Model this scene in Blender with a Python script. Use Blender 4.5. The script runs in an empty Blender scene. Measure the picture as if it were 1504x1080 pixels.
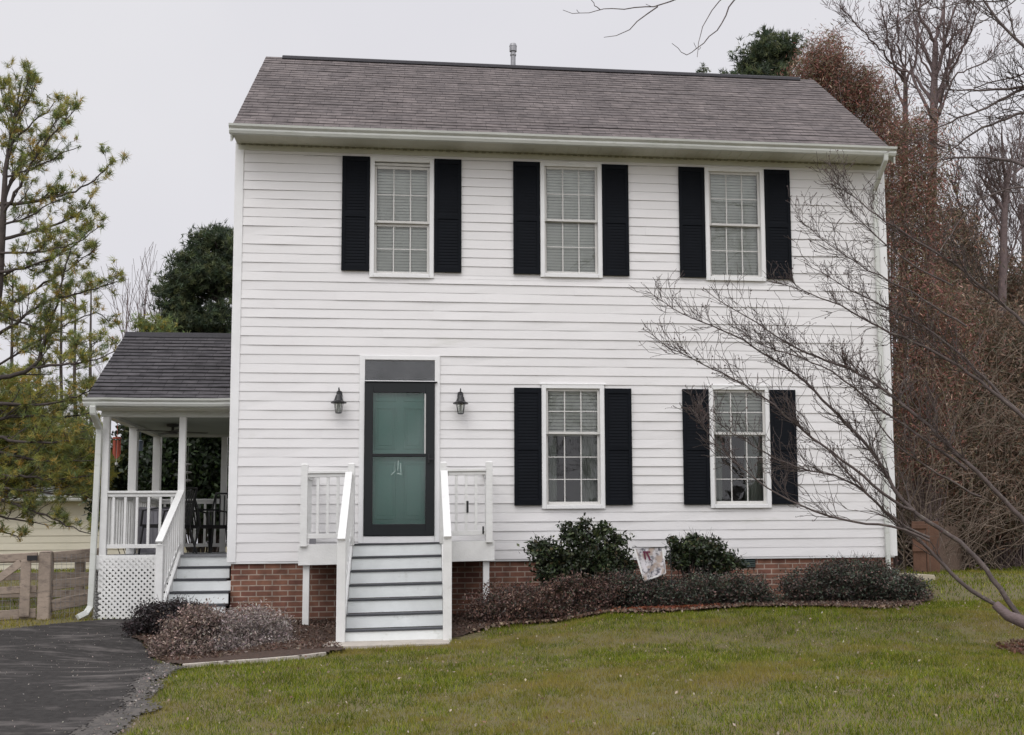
import bpy, bmesh, math, random
import numpy as np
from mathutils import Vector, Matrix
random.seed(7); RNG=np.random.default_rng(11)
S=bpy.context.scene; COL=S.collection
# ---------------------------------------------------------------- camera, sky, sun, exposure
CAM=np.array([0.2885,-16.4356,-0.0677]); F=1754.2265; CX=842.2183; CY=614.2824
yaw,pitch,roll=0.1276,0.1011,-0.008
_fw=np.array([math.sin(yaw)*math.cos(pitch),math.cos(yaw)*math.cos(pitch),math.sin(pitch)])
_rt=np.array([math.cos(yaw),-math.sin(yaw),0]); _up=np.cross(_rt,_fw)
_r=math.cos(roll)*_rt+math.sin(roll)*_up; _u=-math.sin(roll)*_rt+math.cos(roll)*_up
cd=bpy.data.cameras.new('camera'); cam=bpy.data.objects.new('camera',cd); COL.objects.link(cam)
cam.matrix_world=Matrix(((_r[0],_u[0],-_fw[0],CAM[0]),(_r[1],_u[1],-_fw[1],CAM[1]),(_r[2],_u[2],-_fw[2],CAM[2]),(0,0,0,1)))
cd.sensor_width=36; cd.sensor_fit='HORIZONTAL'; cd.lens=F/1504*36
cd.shift_x=(752-CX)/1504; cd.shift_y=(CY-540)/1504; cd.clip_end=2000; cd.clip_start=.1
S.camera=cam
S.view_settings.view_transform='Standard'; S.view_settings.look='None'; S.view_settings.exposure=0.0; S.view_settings.gamma=1
S.render.resolution_x=1024; S.render.resolution_y=735
w=bpy.data.worlds.new('World'); S.world=w; w.use_nodes=True
nt=w.node_tree; nt.nodes.clear()
SUN_EL,SUN_AZ=math.radians(52),math.radians(205)
def N(t,**k):
    n=nt.nodes.new(t)
    for a,b in k.items(): setattr(n,a,b)
    return n
sky=N('ShaderNodeTexSky',sky_type='NISHITA'); sky.sun_disc=False; sky.sun_elevation=SUN_EL; sky.sun_rotation=SUN_AZ; sky.dust_density=4; sky.air_density=1
hs=N('ShaderNodeHueSaturation'); hs.inputs['Saturation'].default_value=.12; nt.links.new(sky.outputs[0],hs.inputs['Color'])
# overcast: cloud layer brighter overhead and towards the veiled sun than at the horizon
tc=N('ShaderNodeTexCoord'); sep=N('ShaderNodeSeparateXYZ'); nt.links.new(tc.outputs['Generated'],sep.inputs[0])
mr=N('ShaderNodeMapRange'); mr.inputs['From Min'].default_value=.42; mr.inputs['From Max'].default_value=1; mr.inputs['To Min'].default_value=1; mr.inputs['To Max'].default_value=2.3
nt.links.new(sep.outputs['Z'],mr.inputs['Value'])
mr2=N('ShaderNodeMapRange'); mr2.inputs['From Min'].default_value=.2; mr2.inputs['From Max'].default_value=-1; mr2.inputs['To Min'].default_value=1; mr2.inputs['To Max'].default_value=1.7
nt.links.new(sep.outputs['Y'],mr2.inputs['Value'])
mm=N('ShaderNodeMath',operation='MULTIPLY'); nt.links.new(mr.outputs[0],mm.inputs[0]); nt.links.new(mr2.outputs[0],mm.inputs[1])
cn=N('ShaderNodeTexNoise'); cn.inputs['Scale'].default_value=2.2; cn.inputs['Detail'].default_value=4; nt.links.new(tc.outputs['Generated'],cn.inputs['Vector'])
cr=N('ShaderNodeValToRGB'); cr.color_ramp.elements[0].position=.3; cr.color_ramp.elements[1].position=.7
cr.color_ramp.elements[0].color=(.755,.748,.805,1); cr.color_ramp.elements[1].color=(.835,.83,.865,1); nt.links.new(cn.outputs[0],cr.inputs[0])
cl=N('ShaderNodeVectorMath',operation='SCALE'); nt.links.new(cr.outputs[0],cl.inputs[0]); nt.links.new(mm.outputs[0],cl.inputs['Scale'])
bg1=N('ShaderNodeBackground'); bg1.inputs['Strength'].default_value=.05; nt.links.new(hs.outputs[0],bg1.inputs['Color'])
bg2=N('ShaderNodeBackground'); bg2.inputs['Strength'].default_value=1.0; nt.links.new(cl.outputs[0],bg2.inputs['Color'])
mx=N('ShaderNodeMixShader'); mx.inputs[0].default_value=.93; nt.links.new(bg1.outputs[0],mx.inputs[1]); nt.links.new(bg2.outputs[0],mx.inputs[2])
wo=N('ShaderNodeOutputWorld'); nt.links.new(mx.outputs[0],wo.inputs[0])
sd=bpy.data.lights.new('sun','SUN'); sun=bpy.data.objects.new('sun',sd); COL.objects.link(sun)
sd.energy=0.8; sd.angle=math.radians(40); sd.color=(1,.97,.92)
sv=Vector((math.sin(SUN_AZ)*math.cos(SUN_EL),math.cos(SUN_AZ)*math.cos(SUN_EL),math.sin(SUN_EL)))
sun.rotation_euler=(-sv).to_track_quat('-Z','Y').to_euler()
# ---------------------------------------------------------------- helpers
def ray(u,v): return _fw+_r*(u-CX)/F-_u*(v-CY)/F
def at(u,v,y):
    """photo pixel -> world point standing on the vertical plane at depth y"""
    d=ray(u,v); return CAM+d*(y-CAM[1])/d[1]
GC=np.array([(-.6,-2.45,-1.26),(.6,-2.45,-1.24),(-1.14,-1,-1.16),(-4,.6,-1.1),(-4.7,.6,-1.07),(-5.2,.3,-1.09),(3.1,-2,-.97),(4.6,-1.8,-.93),(6.65,-1.6,-.95),(1.2,-1.7,-1.1),
 (-2.5,-2.5,-1.37),(-3.1,-1.2,-1.2),(9.4,5,-.75),(8.5,1.5,-.8),(13,9,-.86),(6.4,-5.5,-1.2),(.87,-8.7,-1.36),(-2,-8,-1.46),(-6,-2,-1.28),(-8,-6,-1.5),(0,-16,-1.65),(8,-14,-1.5),(-8,-14,-1.8),
 (-8,6,-.98),(-8,14,-.7),(0,14,-.75),(14,0,-.9),(14,-6,-1.15),(20,12,-.9),(30,30,-1),(-25,25,-.7),(-25,-10,-1.6),(0,40,-1),(0,-40,-1.9),(3,-5,-1.2),(-14,3,-1.1),(2,4,-1),(2,1,-1.05),(5,2,-.9),(-2,1,-1.1),(40,0,-1),(-40,0,-1),(22,-10,-1.2),(.8,-5,-1.3),(10,-3,-1.0)])
def gz(x,y):
    x=np.atleast_1d(np.asarray(x,float)); y=np.atleast_1d(np.asarray(y,float))
    d2=(x[:,None]-GC[:,0])**2+(y[:,None]-GC[:,1])**2
    wt=1/(d2+.35)**2
    return (wt*GC[:,2]).sum(1)/wt.sum(1)
def G(x,y): return float(gz(x,y)[0])
def gpt(u,v):
    d=ray(u,v); t=8.
    lo,hi=3.,80.
    for _ in range(50):
        t=(lo+hi)/2; p=CAM+d*t
        if p[2]>G(p[0],p[1]): lo=t
        else: hi=t
    return CAM+d*t
def tag(o,label=None,cat=None,group=None,kind=None):
    if label:o['label']=label
    if cat:o['category']=cat
    if group:o['group']=group
    if kind:o['kind']=kind
    return o
def empty(name,loc=(0,0,0),**k):
    o=bpy.data.objects.new(name,None); COL.objects.link(o); o.location=loc; o.empty_display_size=.2
    return tag(o,**k)
def link(name,me,mat,parent=None):
    o=bpy.data.objects.new(name,me); COL.objects.link(o)
    if mat is not None and not me.materials: me.materials.append(mat)
    if parent is not None:
        o.parent=parent
        # geometry is written in world coordinates: undo the chain of parents' translations
        p=parent; t=Vector((0,0,0))
        while p is not None: t+=p.location; p=p.parent
        o.location=-t
    return o
def rawmesh(name,V,Fc,cols=None,uv=None,smooth=False):
    """V Nx3, Fc MxK array (all the same size) or list of lists"""
    me=bpy.data.meshes.new(name)
    V=np.asarray(V,np.float32)
    if isinstance(Fc,np.ndarray):
        M,K=Fc.shape
        me.vertices.add(len(V)); me.vertices.foreach_set('co',V.ravel())
        me.loops.add(M*K); me.loops.foreach_set('vertex_index',Fc.astype(np.int32).ravel())
        me.polygons.add(M); me.polygons.foreach_set('loop_start',np.arange(0,M*K,K,dtype=np.int32)); me.polygons.foreach_set('loop_total',np.full(M,K,np.int32))
        if smooth: me.polygons.foreach_set('use_smooth',np.ones(M,bool))
        me.update(calc_edges=True)
    else:
        me.from_pydata([tuple(map(float,v)) for v in V],[],[tuple(f) for f in Fc])
        if smooth: me.polygons.foreach_set('use_smooth',np.ones(len(me.polygons),bool))
        me.update()
    if cols is not None:
        a=me.color_attributes.new('Col','FLOAT_COLOR','POINT'); c=np.ones((len(V),4),np.float32); c[:,:3]=cols; a.data.foreach_set('color',c.ravel())
    return me
class MB:
    def __init__(s): s.v=[];s.f=[];s.uv=[];s.n=0
    def quad(s,a,b,c,d,uv=None):
        s.v+= [tuple(a),tuple(b),tuple(c),tuple(d)]; s.f.append((s.n,s.n+1,s.n+2,s.n+3)); s.n+=4
        s.uv+=list(uv) if uv else [(0,0)]*4
        return s
    def poly(s,ps):
        k=len(ps); s.v+=[tuple(p) for p in ps]; s.f.append(tuple(range(s.n,s.n+k))); s.n+=k; s.uv+=[(0,0)]*k; return s
    def box(s,x0,x1,y0,y1,z0,z1):
        return s.hexa([(x0,y0,z0),(x1,y0,z0),(x1,y1,z0),(x0,y1,z0),(x0,y0,z1),(x1,y0,z1),(x1,y1,z1),(x0,y1,z1)])
    def hexa(s,P):
        for q in ((0,3,2,1),(4,5,6,7),(0,1,5,4),(1,2,6,5),(2,3,7,6),(3,0,4,7)): s.quad(*[P[i] for i in q])
        return s
    def bar(s,a,b,w,h,upv=(0,0,1)):
        a=Vector(a);b=Vector(b);d=(b-a).normalized();u=Vector(upv);sd=d.cross(u)
        if sd.length<1e-4: sd=d.cross(Vector((0,1,0)))
        sd.normalize();u=sd.cross(d).normalized()
        P=[]
        for c in (a,b):
            for i,j in ((-1,-1),(1,-1),(1,1),(-1,1)): P.append(c+sd*w/2*i+u*h/2*j)
        return s.hexa([P[0],P[1],P[2],P[3],P[4],P[5],P[6],P[7]])
    def tube(s,pts,rs,k=8,cap=True):
        pts=[Vector(p) for p in pts]
        if not hasattr(rs,'__len__'): rs=[rs]*len(pts)
        rings=[];ref=None
        for i,p in enumerate(pts):
            d=(pts[min(i+1,len(pts)-1)]-pts[max(i-1,0)]).normalized()
            if ref is None:
                ref=d.cross(Vector((0,0,1)))
                if ref.length<.1: ref=d.cross(Vector((1,0,0)))
            ref=(ref-d*ref.dot(d)).normalized(); b=d.cross(ref)
            rings.append([p+(ref*math.cos(2*math.pi*j/k)+b*math.sin(2*math.pi*j/k))*rs[i] for j in range(k)])
        for r0,r1 in zip(rings,rings[1:]):
            for j in range(k): s.quad(r0[j],r0[(j+1)%k],r1[(j+1)%k],r1[j])
        if cap: s.poly(rings[0][::-1]); s.poly(rings[-1])
        return s
    def lathe(s,c,prof,k=12,sx=1,sy=1):
        c=Vector(c); rings=[[c+Vector((math.cos(2*math.pi*(j+.5)/k)*r*sx,math.sin(2*math.pi*(j+.5)/k)*r*sy,z)) for j in range(k)] for r,z in prof]
        for r0,r1 in zip(rings,rings[1:]):
            for j in range(k): s.quad(r0[j],r0[(j+1)%k],r1[(j+1)%k],r1[j])
        return s
    def build(s,name,mat,parent=None,bevel=0,smooth=False,merge=True):
        me=bpy.data.meshes.new(name); me.from_pydata(s.v,[],s.f)
        uvl=me.uv_layers.new(name='UVMap'); idx=np.zeros(len(me.loops),np.int32); me.loops.foreach_get('vertex_index',idx)
        uvl.data.foreach_set('uv',np.array(s.uv,np.float32)[idx].ravel())
        if merge or bevel:
            bm=bmesh.new(); bm.from_mesh(me); bmesh.ops.remove_doubles(bm,verts=bm.verts,dist=1e-5)
            if bevel:
                bmesh.ops.bevel(bm,geom=[e for e in bm.edges if len(e.link_faces)==2 and e.calc_face_angle(0)>.6],offset=bevel,segments=1,affect='EDGES',clamp_overlap=True)
            bm.to_mesh(me); bm.free()
        if smooth: me.polygons.foreach_set('use_smooth',np.ones(len(me.polygons),bool))
        me.update()
        return link(name,me,mat,parent)
# ---------------------------------------------------------------- materials
def srgb(r,g,b):
    f=lambda c:(c/255/12.92 if c/255<.04045 else ((c/255+.055)/1.055)**2.4)
    return (f(r),f(g),f(b))
def mat(name,col,rough=.6,var=.12,scale=3.,bump=0.,bscale=60.,metal=0,col2=None,stretch=(1,1,1),spec=.4,dirt=None):
    m=bpy.data.materials.new(name); m.use_nodes=True; t=m.node_tree; n=t.nodes; L=t.links; b=n['Principled BSDF']
    b.inputs['Roughness'].default_value=rough; b.inputs['Metallic'].default_value=metal; b.inputs['Specular IOR Level'].default_value=spec
    tc=n.new('ShaderNodeTexCoord'); mp=n.new('ShaderNodeMapping'); mp.inputs['Scale'].default_value=stretch; L.new(tc.outputs['Object'],mp.inputs[0])
    no=n.new('ShaderNodeTexNoise'); no.inputs['Scale'].default_value=scale; no.inputs['Detail'].default_value=6; no.inputs['Roughness'].default_value=.65; L.new(mp.outputs[0],no.inputs['Vector'])
    r=n.new('ShaderNodeValToRGB'); r.color_ramp.elements[0].position=.3; r.color_ramp.elements[1].position=.7
    c2=col2 or tuple(c*(1-var) for c in col); c1=tuple(min(1,c*(1+var*.5)) for c in col) if not col2 else col
    r.color_ramp.elements[0].color=(*c2,1); r.color_ramp.elements[1].color=(*c1,1); L.new(no.outputs[0],r.inputs[0])
    out=r.outputs[0]
    if dirt:  # (colour, scale, threshold, stretch)
        mp2=n.new('ShaderNodeMapping'); mp2.inputs['Scale'].default_value=dirt[3]; L.new(tc.outputs['Object'],mp2.inputs[0])
        n2=n.new('ShaderNodeTexNoise'); n2.inputs['Scale'].default_value=dirt[1]; n2.inputs['Detail'].default_value=8; n2.inputs['Roughness'].default_value=.7; L.new(mp2.outputs[0],n2.inputs['Vector'])
        r2=n.new('ShaderNodeValToRGB'); r2.color_ramp.elements[0].position=dirt[2]; r2.color_ramp.elements[1].position=dirt[2]+.2; L.new(n2.outputs[0],r2.inputs[0])
        mi=n.new('ShaderNodeMix'); mi.data_type='RGBA'; L.new(r2.outputs[0],mi.inputs[0]); L.new(out,mi.inputs[6]); mi.inputs[7].default_value=(*dirt[0],1); out=mi.outputs[2]
    L.new(out,b.inputs['Base Color'])
    if bump:
        nb=n.new('ShaderNodeTexNoise'); nb.inputs['Scale'].default_value=bscale; nb.inputs['Detail'].default_value=5; L.new(mp.outputs[0],nb.inputs['Vector'])
        bp=n.new('ShaderNodeBump'); bp.inputs['Strength'].default_value=min(1,bump); bp.inputs['Distance'].default_value=.01; L.new(nb.outputs[0],bp.inputs['Height']); L.new(bp.outputs[0],b.inputs['Normal'])
    return m
def leafmat(name,trans=.25,rough=.55,spec=.3):
    m=bpy.data.materials.new(name); m.use_nodes=True; t=m.node_tree; n=t.nodes; L=t.links; b=n['Principled BSDF']
    a=n.new('ShaderNodeAttribute'); a.attribute_name='Col'; L.new(a.outputs['Color'],b.inputs['Base Color']); b.inputs['Roughness'].default_value=rough; b.inputs['Specular IOR Level'].default_value=spec
    tr=n.new('ShaderNodeBsdfTranslucent'); L.new(a.outputs['Color'],tr.inputs[0]); mi=n.new('ShaderNodeMixShader'); mi.inputs[0].default_value=trans
    L.new(b.outputs[0],mi.inputs[1]); L.new(tr.outputs[0],mi.inputs[2]); L.new(mi.outputs[0],n['Material Output'].inputs[0]); return m
M={}
M['siding']=mat('vinyl_siding',(.755,.742,.732),.42,.05,.8,.12,5.,dirt=((.56,.56,.50),1.3,.60,(.5,1,2.5)),stretch=(1,1,1))
M['sash']=mat('almond_sash',(.60,.59,.56),.5,.08,5)
M['trim']=mat('white_trim',(.78,.78,.77),.45,.06,4.,.1,30)
M['gutter']=mat('white_gutter',(.60,.615,.575),.4,.12,1.2,.0,dirt=((.42,.44,.36),3.,.55,(1,1,6)))
M['soffit']=mat('soffit',(.58,.58,.50),.6,.1,2)
M['paint']=mat('painted_wood',(.72,.72,.70),.5,.09,5.,.25,40,dirt=((.48,.47,.42),6.,.62,(1,1,1)))
M['riser']=mat('painted_riser',(.80,.83,.82),.5,.1,3.,.2,30,dirt=((.45,.46,.42),5.,.6,(1,1,1)))
M['tread']=mat('grey_tread',(.055,.058,.065),.6,.2,6,.3,60)
M['deck']=mat('grey_deck',(.22,.225,.235),.6,.15,6,.2,50)
M['shutter']=mat('black_shutter',(.0055,.007,.010),.7,.2,3,spec=.12)
M['blackmetal']=mat('black_metal',(.012,.012,.013),.35,.1,8,spec=.5)
M['doorframe']=mat('dark_storm_door',(.005,.0075,.0085),.55,.15,5)
M['teal']=mat('teal_door',(.17,.44,.37),.45,.08,3)
M['metal']=mat('galvanised',(.30,.30,.31),.45,.25,8,metal=.6)
M['ridge']=mat('ridge_vent',(.03,.028,.032),.8,.3,20)
M['concrete']=mat('concrete',(.42,.38,.33),.85,.2,5,.5,60)
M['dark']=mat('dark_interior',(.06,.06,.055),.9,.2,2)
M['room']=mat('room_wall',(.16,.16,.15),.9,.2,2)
M['curtain']=mat('curtain',(.26,.28,.25),.9,.15,4)
M['blind']=mat('blind',(.74,.74,.70),.6,.08,6)
M['ceil']=mat('porch_ceiling',(.30,.33,.29),.6,.1,2)
M['fence']=mat('weathered_wood',(.31,.25,.20),.85,.3,3,.6,25,stretch=(1,1,1),dirt=((.12,.095,.08),7,.50,(1,1,3)))
M['cedar']=mat('cedar_board',(.15,.08,.052),.85,.3,4,.5,30)
M['bark']=mat('grey_bark',(.15,.112,.108),.9,.35,9,.8,40)
M['barkdark']=mat('dark_bark',(.072,.058,.053),.9,.35,9,.6,40)
M['limbbark']=mat('limb_bark',(.10,.078,.072),.9,.35,9,.6,40,dirt=((.27,.25,.20),14,.56,(1,1,1)))
M['barktan']=mat('tan_bark',(.20,.155,.12),.9,.35,9,.6,40)
M['leaf']=leafmat('leaves'); M['leafdark']=leafmat('dark_leaves',.12,.45,.35); M['needle']=leafmat('needles',.35)
M['grassm']=leafmat('grass_blades',.3,.8,.04)
M['cream']=mat('cream_siding',(.62,.58,.46),.6,.06,2)
M['shingle2']=mat('far_shingle',(.075,.077,.07),.9,.25,8)
M['chime']=mat('red_chime',(.42,.09,.05),.5,.3,10)
M['pale']=mat('pale_metal',(.5,.5,.48),.5,.1,10)
M['binm']=mat('grey_plastic',(.42,.41,.45),.6,.1,4)
M['wicker']=mat('black_wicker',(.012,.011,.011),.6,.3,30)
M['cushion']=mat('grey_cushion',(.22,.22,.22),.9,.1,20)
M['stone']=mat('white_stone',(.6,.56,.5),.8,.2,12,.4,40)
def glass(ior=1.65):
    m=bpy.data.materials.new('glass'); m.use_nodes=True; t=m.node_tree; n=t.nodes; L=t.links; n.remove(n['Principled BSDF'])
    g=n.new('ShaderNodeBsdfGlossy'); g.inputs['Roughness'].default_value=.02; g.inputs['Color'].default_value=(.9,.9,.9,1)
    nb=n.new('ShaderNodeTexNoise'); nb.inputs['Scale'].default_value=2.5; bp=n.new('ShaderNodeBump'); bp.inputs['Strength'].default_value=.12; bp.inputs['Distance'].default_value=.02
    tc=n.new('ShaderNodeTexCoord'); L.new(tc.outputs['Object'],nb.inputs['Vector']); L.new(nb.outputs[0],bp.inputs['Height']); L.new(bp.outputs[0],g.inputs['Normal'])
    tr=n.new('ShaderNodeBsdfTransparent'); tr.inputs[0].default_value=(.90,.93,.91,1)
    fr=n.new('ShaderNodeFresnel'); fr.inputs['IOR'].default_value=ior
    mi=n.new('ShaderNodeMixShader'); L.new(fr.outputs[0],mi.inputs[0]); L.new(tr.outputs[0],mi.inputs[1]); L.new(g.outputs[0],mi.inputs[2]); L.new(mi.outputs[0],n['Material Output'].inputs[0]); return m
M['glass']=glass(); M['stormglass']=glass(1.8)
for n_ in M['stormglass'].node_tree.nodes:
    if n_.type=='BUMP': n_.inputs['Strength'].default_value=.012
    if n_.type=='BSDF_GLOSSY': n_.inputs['Roughness'].default_value=.09
def shinglemat(name,cols,sc=1.):
    m=bpy.data.materials.new(name); m.use_nodes=True; t=m.node_tree; n=t.nodes; L=t.links; b=n['Principled BSDF']; b.inputs['Roughness'].default_value=.92; b.inputs['Specular IOR Level'].default_value=.2
    uv=n.new('ShaderNodeUVMap'); uv.uv_map='UVMap'
    br=n.new('ShaderNodeTexBrick'); br.inputs['Scale'].default_value=1; br.inputs['Brick Width'].default_value=.21; br.inputs['Row Height'].default_value=.14; br.inputs['Mortar Size'].default_value=.004
    br.inputs['Color1'].default_value=(*cols[0],1); br.inputs['Color2'].default_value=(*cols[1],1); br.inputs['Mortar'].default_value=(*cols[2],1); br.offset=.37; br.squash=1.4; br.squash_frequency=3
    L.new(uv.outputs[0],br.inputs['Vector'])
    n1=n.new('ShaderNodeTexNoise'); n1.inputs['Scale'].default_value=.9; n1.inputs['Detail'].default_value=5; L.new(uv.outputs[0],n1.inputs['Vector'])
    n2=n.new('ShaderNodeTexNoise'); n2.inputs['Scale'].default_value=1; n2.inputs['Detail'].default_value=3
    mp=n.new('ShaderNodeMapping'); mp.inputs['Scale'].default_value=(6,13,1); L.new(uv.outputs[0],mp.inputs[0]); L.new(mp.outputs[0],n2.inputs['Vector'])
    n3=n.new('ShaderNodeTexNoise'); n3.inputs['Scale'].default_value=120; L.new(uv.outputs[0],n3.inputs['Vector'])
    prev=br.outputs['Color']
    for nn,lo,hi in ((n1,.8,1.2),(n2,.55,1.45),(n3,.8,1.2)):
        mrr=n.new('ShaderNodeMapRange'); mrr.inputs['From Min'].default_value=.25; mrr.inputs['From Max'].default_value=.75; mrr.inputs['To Min'].default_value=lo; mrr.inputs['To Max'].default_value=hi; L.new(nn.outputs[0],mrr.inputs['Value'])
        vs=n.new('ShaderNodeVectorMath'); vs.operation='SCALE'; L.new(prev,vs.inputs[0]); L.new(mrr.outputs[0],vs.inputs['Scale']); prev=vs.outputs[0]
    L.new(prev,b.inputs['Base Color'])
    bp=n.new('ShaderNodeBump'); bp.inputs['Strength'].default_value=.6; bp.inputs['Distance'].default_value=.006; L.new(n2.outputs[0],bp.inputs['Height']); L.new(bp.outputs[0],b.inputs['Normal'])
    return m
M['shingle']=shinglemat('brown_shingles',((.142,.122,.117),(.106,.092,.090),(.055,.048,.048)))
M['shingleg']=shinglemat('grey_shingles',((.075,.07,.074),(.055,.052,.056),(.02,.02,.02)))
def brickmat():
    m=bpy.data.materials.new('red_brick'); m.use_nodes=True; t=m.node_tree; n=t.nodes; L=t.links; b=n['Principled BSDF']; b.inputs['Roughness'].default_value=.9
    tc=n.new('ShaderNodeTexCoord'); mp=n.new('ShaderNodeMapping'); mp.inputs['Rotation'].default_value=(math.radians(90),0,0); L.new(tc.outputs['Object'],mp.inputs[0])
    # x and y both run along the walls: add them so side walls are bricked too
    se=n.new('ShaderNodeSeparateXYZ'); L.new(tc.outputs['Object'],se.inputs[0]); ad=n.new('ShaderNodeMath'); ad.operation='ADD'; L.new(se.outputs['X'],ad.inputs[0]); L.new(se.outputs['Y'],ad.inputs[1])
    cb=n.new('ShaderNodeCombineXYZ'); L.new(ad.outputs[0],cb.inputs[0]); L.new(se.outputs['Z'],cb.inputs[1])
    br=n.new('ShaderNodeTexBrick'); br.inputs['Scale'].default_value=1; br.inputs['Brick Width'].default_value=.205; br.inputs['Row Height'].default_value=.072; br.inputs['Mortar Size'].default_value=.008
    br.inputs['Color1'].default_value=(.205,.095,.06,1); br.inputs['Color2'].default_value=(.135,.055,.04,1); br.inputs['Mortar'].default_value=(.33,.26,.21,1); br.inputs['Bias'].default_value=-.1
    L.new(cb.outputs[0],br.inputs['Vector'])
    no=n.new('ShaderNodeTexNoise'); no.inputs['Scale'].default_value=7; no.inputs['Detail'].default_value=6; L.new(cb.outputs[0],no.inputs['Vector'])
    mr=n.new('ShaderNodeMapRange'); mr.inputs['From Min'].default_value=.3; mr.inputs['From Max'].default_value=.7; mr.inputs['To Min'].default_value=.7; mr.inputs['To Max'].default_value=1.35; L.new(no.outputs[0],mr.inputs['Value'])
    vs=n.new('ShaderNodeVectorMath'); vs.operation='SCALE'; L.new(br.outputs['Color'],vs.inputs[0]); L.new(mr.outputs[0],vs.inputs['Scale']); L.new(vs.outputs[0],b.inputs['Base Color'])
    bp=n.new('ShaderNodeBump'); bp.inputs['Strength'].default_value=.8; bp.inputs['Distance'].default_value=.008; bp.invert=True; L.new(br.outputs['Fac'],bp.inputs['Height']); L.new(bp.outputs[0],b.inputs['Normal'])
    return m
M['brick']=brickmat()
M['lawn']=mat('lawn_soil',(.11,.105,.04),.95,.3,1.3,.6,60,col2=(.12,.09,.045))
M['asphalt']=mat('asphalt',(.042,.039,.037),.95,.35,14.,.6,120,dirt=((.135,.122,.115),2.4,.50,(.6,1.7,1)),spec=.12)
M['gravel']=mat('gravel_edge',(.115,.102,.09),.95,.5,14,.8,60,col2=(.042,.04,.039))
M['mulch']=mat('mulch',(.075,.042,.028),.95,.4,30,1,50,col2=(.03,.02,.015))
# ---------------------------------------------------------------- ground and paved surfaces
def vnoise(x,y,sc,seed=0):
    g_=np.random.default_rng(seed).random((64,64)); u=np.asarray(x)/sc+1000; v=np.asarray(y)/sc+1000; i=np.floor(u).astype(int); j=np.floor(v).astype(int); a=u-i; b=v-j; a=a*a*(3-2*a); b=b*b*(3-2*b)
    G_=lambda p,q: g_[p%64,q%64]
    return (G_(i,j)*(1-a)+G_(i+1,j)*a)*(1-b)+(G_(i,j+1)*(1-a)+G_(i+1,j+1)*a)*b
def inpoly(x,y,P):
    c=np.zeros(len(x),bool); n=len(P); j=n-1
    for i in range(n):
        xi,yi=P[i];xj,yj=P[j]
        if yi!=yj: c^=((yi>y)!=(yj>y))&(x<(xj-xi)*(y-yi)/(yj-yi)+xi)
        j=i
    return c
def sheet(name,P,step,off,m,jit=.0,kind='structure',bumpy=0):
    P=[tuple(p[:2]) for p in P]; xs=[p[0] for p in P]; ys=[p[1] for p in P]
    X=np.arange(min(xs)-step,max(xs)+2*step,step); Y=np.arange(min(ys)-step,max(ys)+2*step,step)
    gx,gy=np.meshgrid(X,Y); nx,ny=len(X),len(Y)
    cx=(gx[:-1,:-1]+step/2).ravel(); cy=(gy[:-1,:-1]+step/2).ravel()
    k=inpoly(cx+jit*(4*vnoise(cx,cy,.35,1)-2+RNG.normal(size=len(cx))*.6),cy+jit*(4*vnoise(cx,cy,.3,2)-2+RNG.normal(size=len(cx))*.6),P)
    z=gz(gx.ravel(),gy.ravel())+off
    if bumpy: z=z+bumpy*RNG.random(len(z))
    V=np.stack([gx.ravel(),gy.ravel(),z],1)
    i=np.arange(nx*ny).reshape(ny,nx); Fc=np.stack([i[:-1,:-1].ravel(),i[:-1,1:].ravel(),i[1:,1:].ravel(),i[1:,:-1].ravel()],1)[k]
    used=np.unique(Fc); mp=np.zeros(len(V),int); mp[used]=np.arange(len(used))
    o=link(name,rawmesh(name,V[used],mp[Fc],smooth=True),m); tag(o,kind=kind); return o,P
# lawn: fine near, coarse far, one sheet
g1=np.concatenate([np.linspace(-400,-30,12),np.arange(-28,28.1,.5),np.linspace(30,400,12)])
gx,gy=np.meshgrid(g1,g1); z=gz(gx.ravel(),gy.ravel())
i=np.arange(gx.size).reshape(gx.shape); Fc=np.stack([i[:-1,:-1].ravel(),i[:-1,1:].ravel(),i[1:,1:].ravel(),i[1:,:-1].ravel()],1)
lawn=link('lawn',rawmesh('lawn',np.stack([gx.ravel(),gy.ravel(),z],1),Fc,smooth=True),M['lawn']); tag(lawn,kind='structure')
g=lambda u,v: tuple(gpt(u,v)[:2])
DRV=[g(-60,934),g(0,927),g(70,919),g(150,912),(-3.9,.45),(-3.2,.4),(-3.1,-.9),g(190,935),g(222,968),g(252,983),g(205,1035),g(160,1080),(-2.3,-11),(-3.,-18),(-14,-18),(-14,-4)]
_,DRV=sheet('driveway',DRV,.035,.016,M['asphalt'],.02)
GRV=[g(240,975),g(262,984),g(232,1020),g(190,1080),(-1.9,-11),(-2.7,-18),(-3.1,-18),(-2.5,-11),g(128,1080),g(190,1030)]
_,GRV=sheet('gravel_verge',GRV,.02,.021,M['gravel'],.05,bumpy=.01)
BEDL=[(-3.3,.0),g(190,935),g(222,968),g(262,982),g(350,976),g(440,969),g(500,960),(-.6,-2.3),(-.5,.0)]
_,BEDL=sheet('mulch_bed',BEDL,.05,.03,M['mulch'],.03,bumpy=.02)
BEDR=[(.5,.0),(.62,-2.35),g(680,936),g(760,919),g(860,908),g(960,902),g(1060,896),g(1200,893),g(1300,896),g(1345,893),g(1375,875),(7.5,.0)]
_,BEDR=sheet('mulch_bed',BEDR,.05,.03,M['mulch'],.04,bumpy=.02)
RNGP=[(6.72+.75*math.cos(a),-5.5+.95*math.sin(a)) for a in np.linspace(0,6.28,16)[:-1]]
_,RNGP=sheet('mulch_bed',RNGP,.05,.02,mat('red_leaf_mulch',(.13,.055,.035),.95,.4,25,1,50,col2=(.05,.03,.02)),.05,bumpy=.02)
pad=MB(); PZ=G(0,-2.6)
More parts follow.
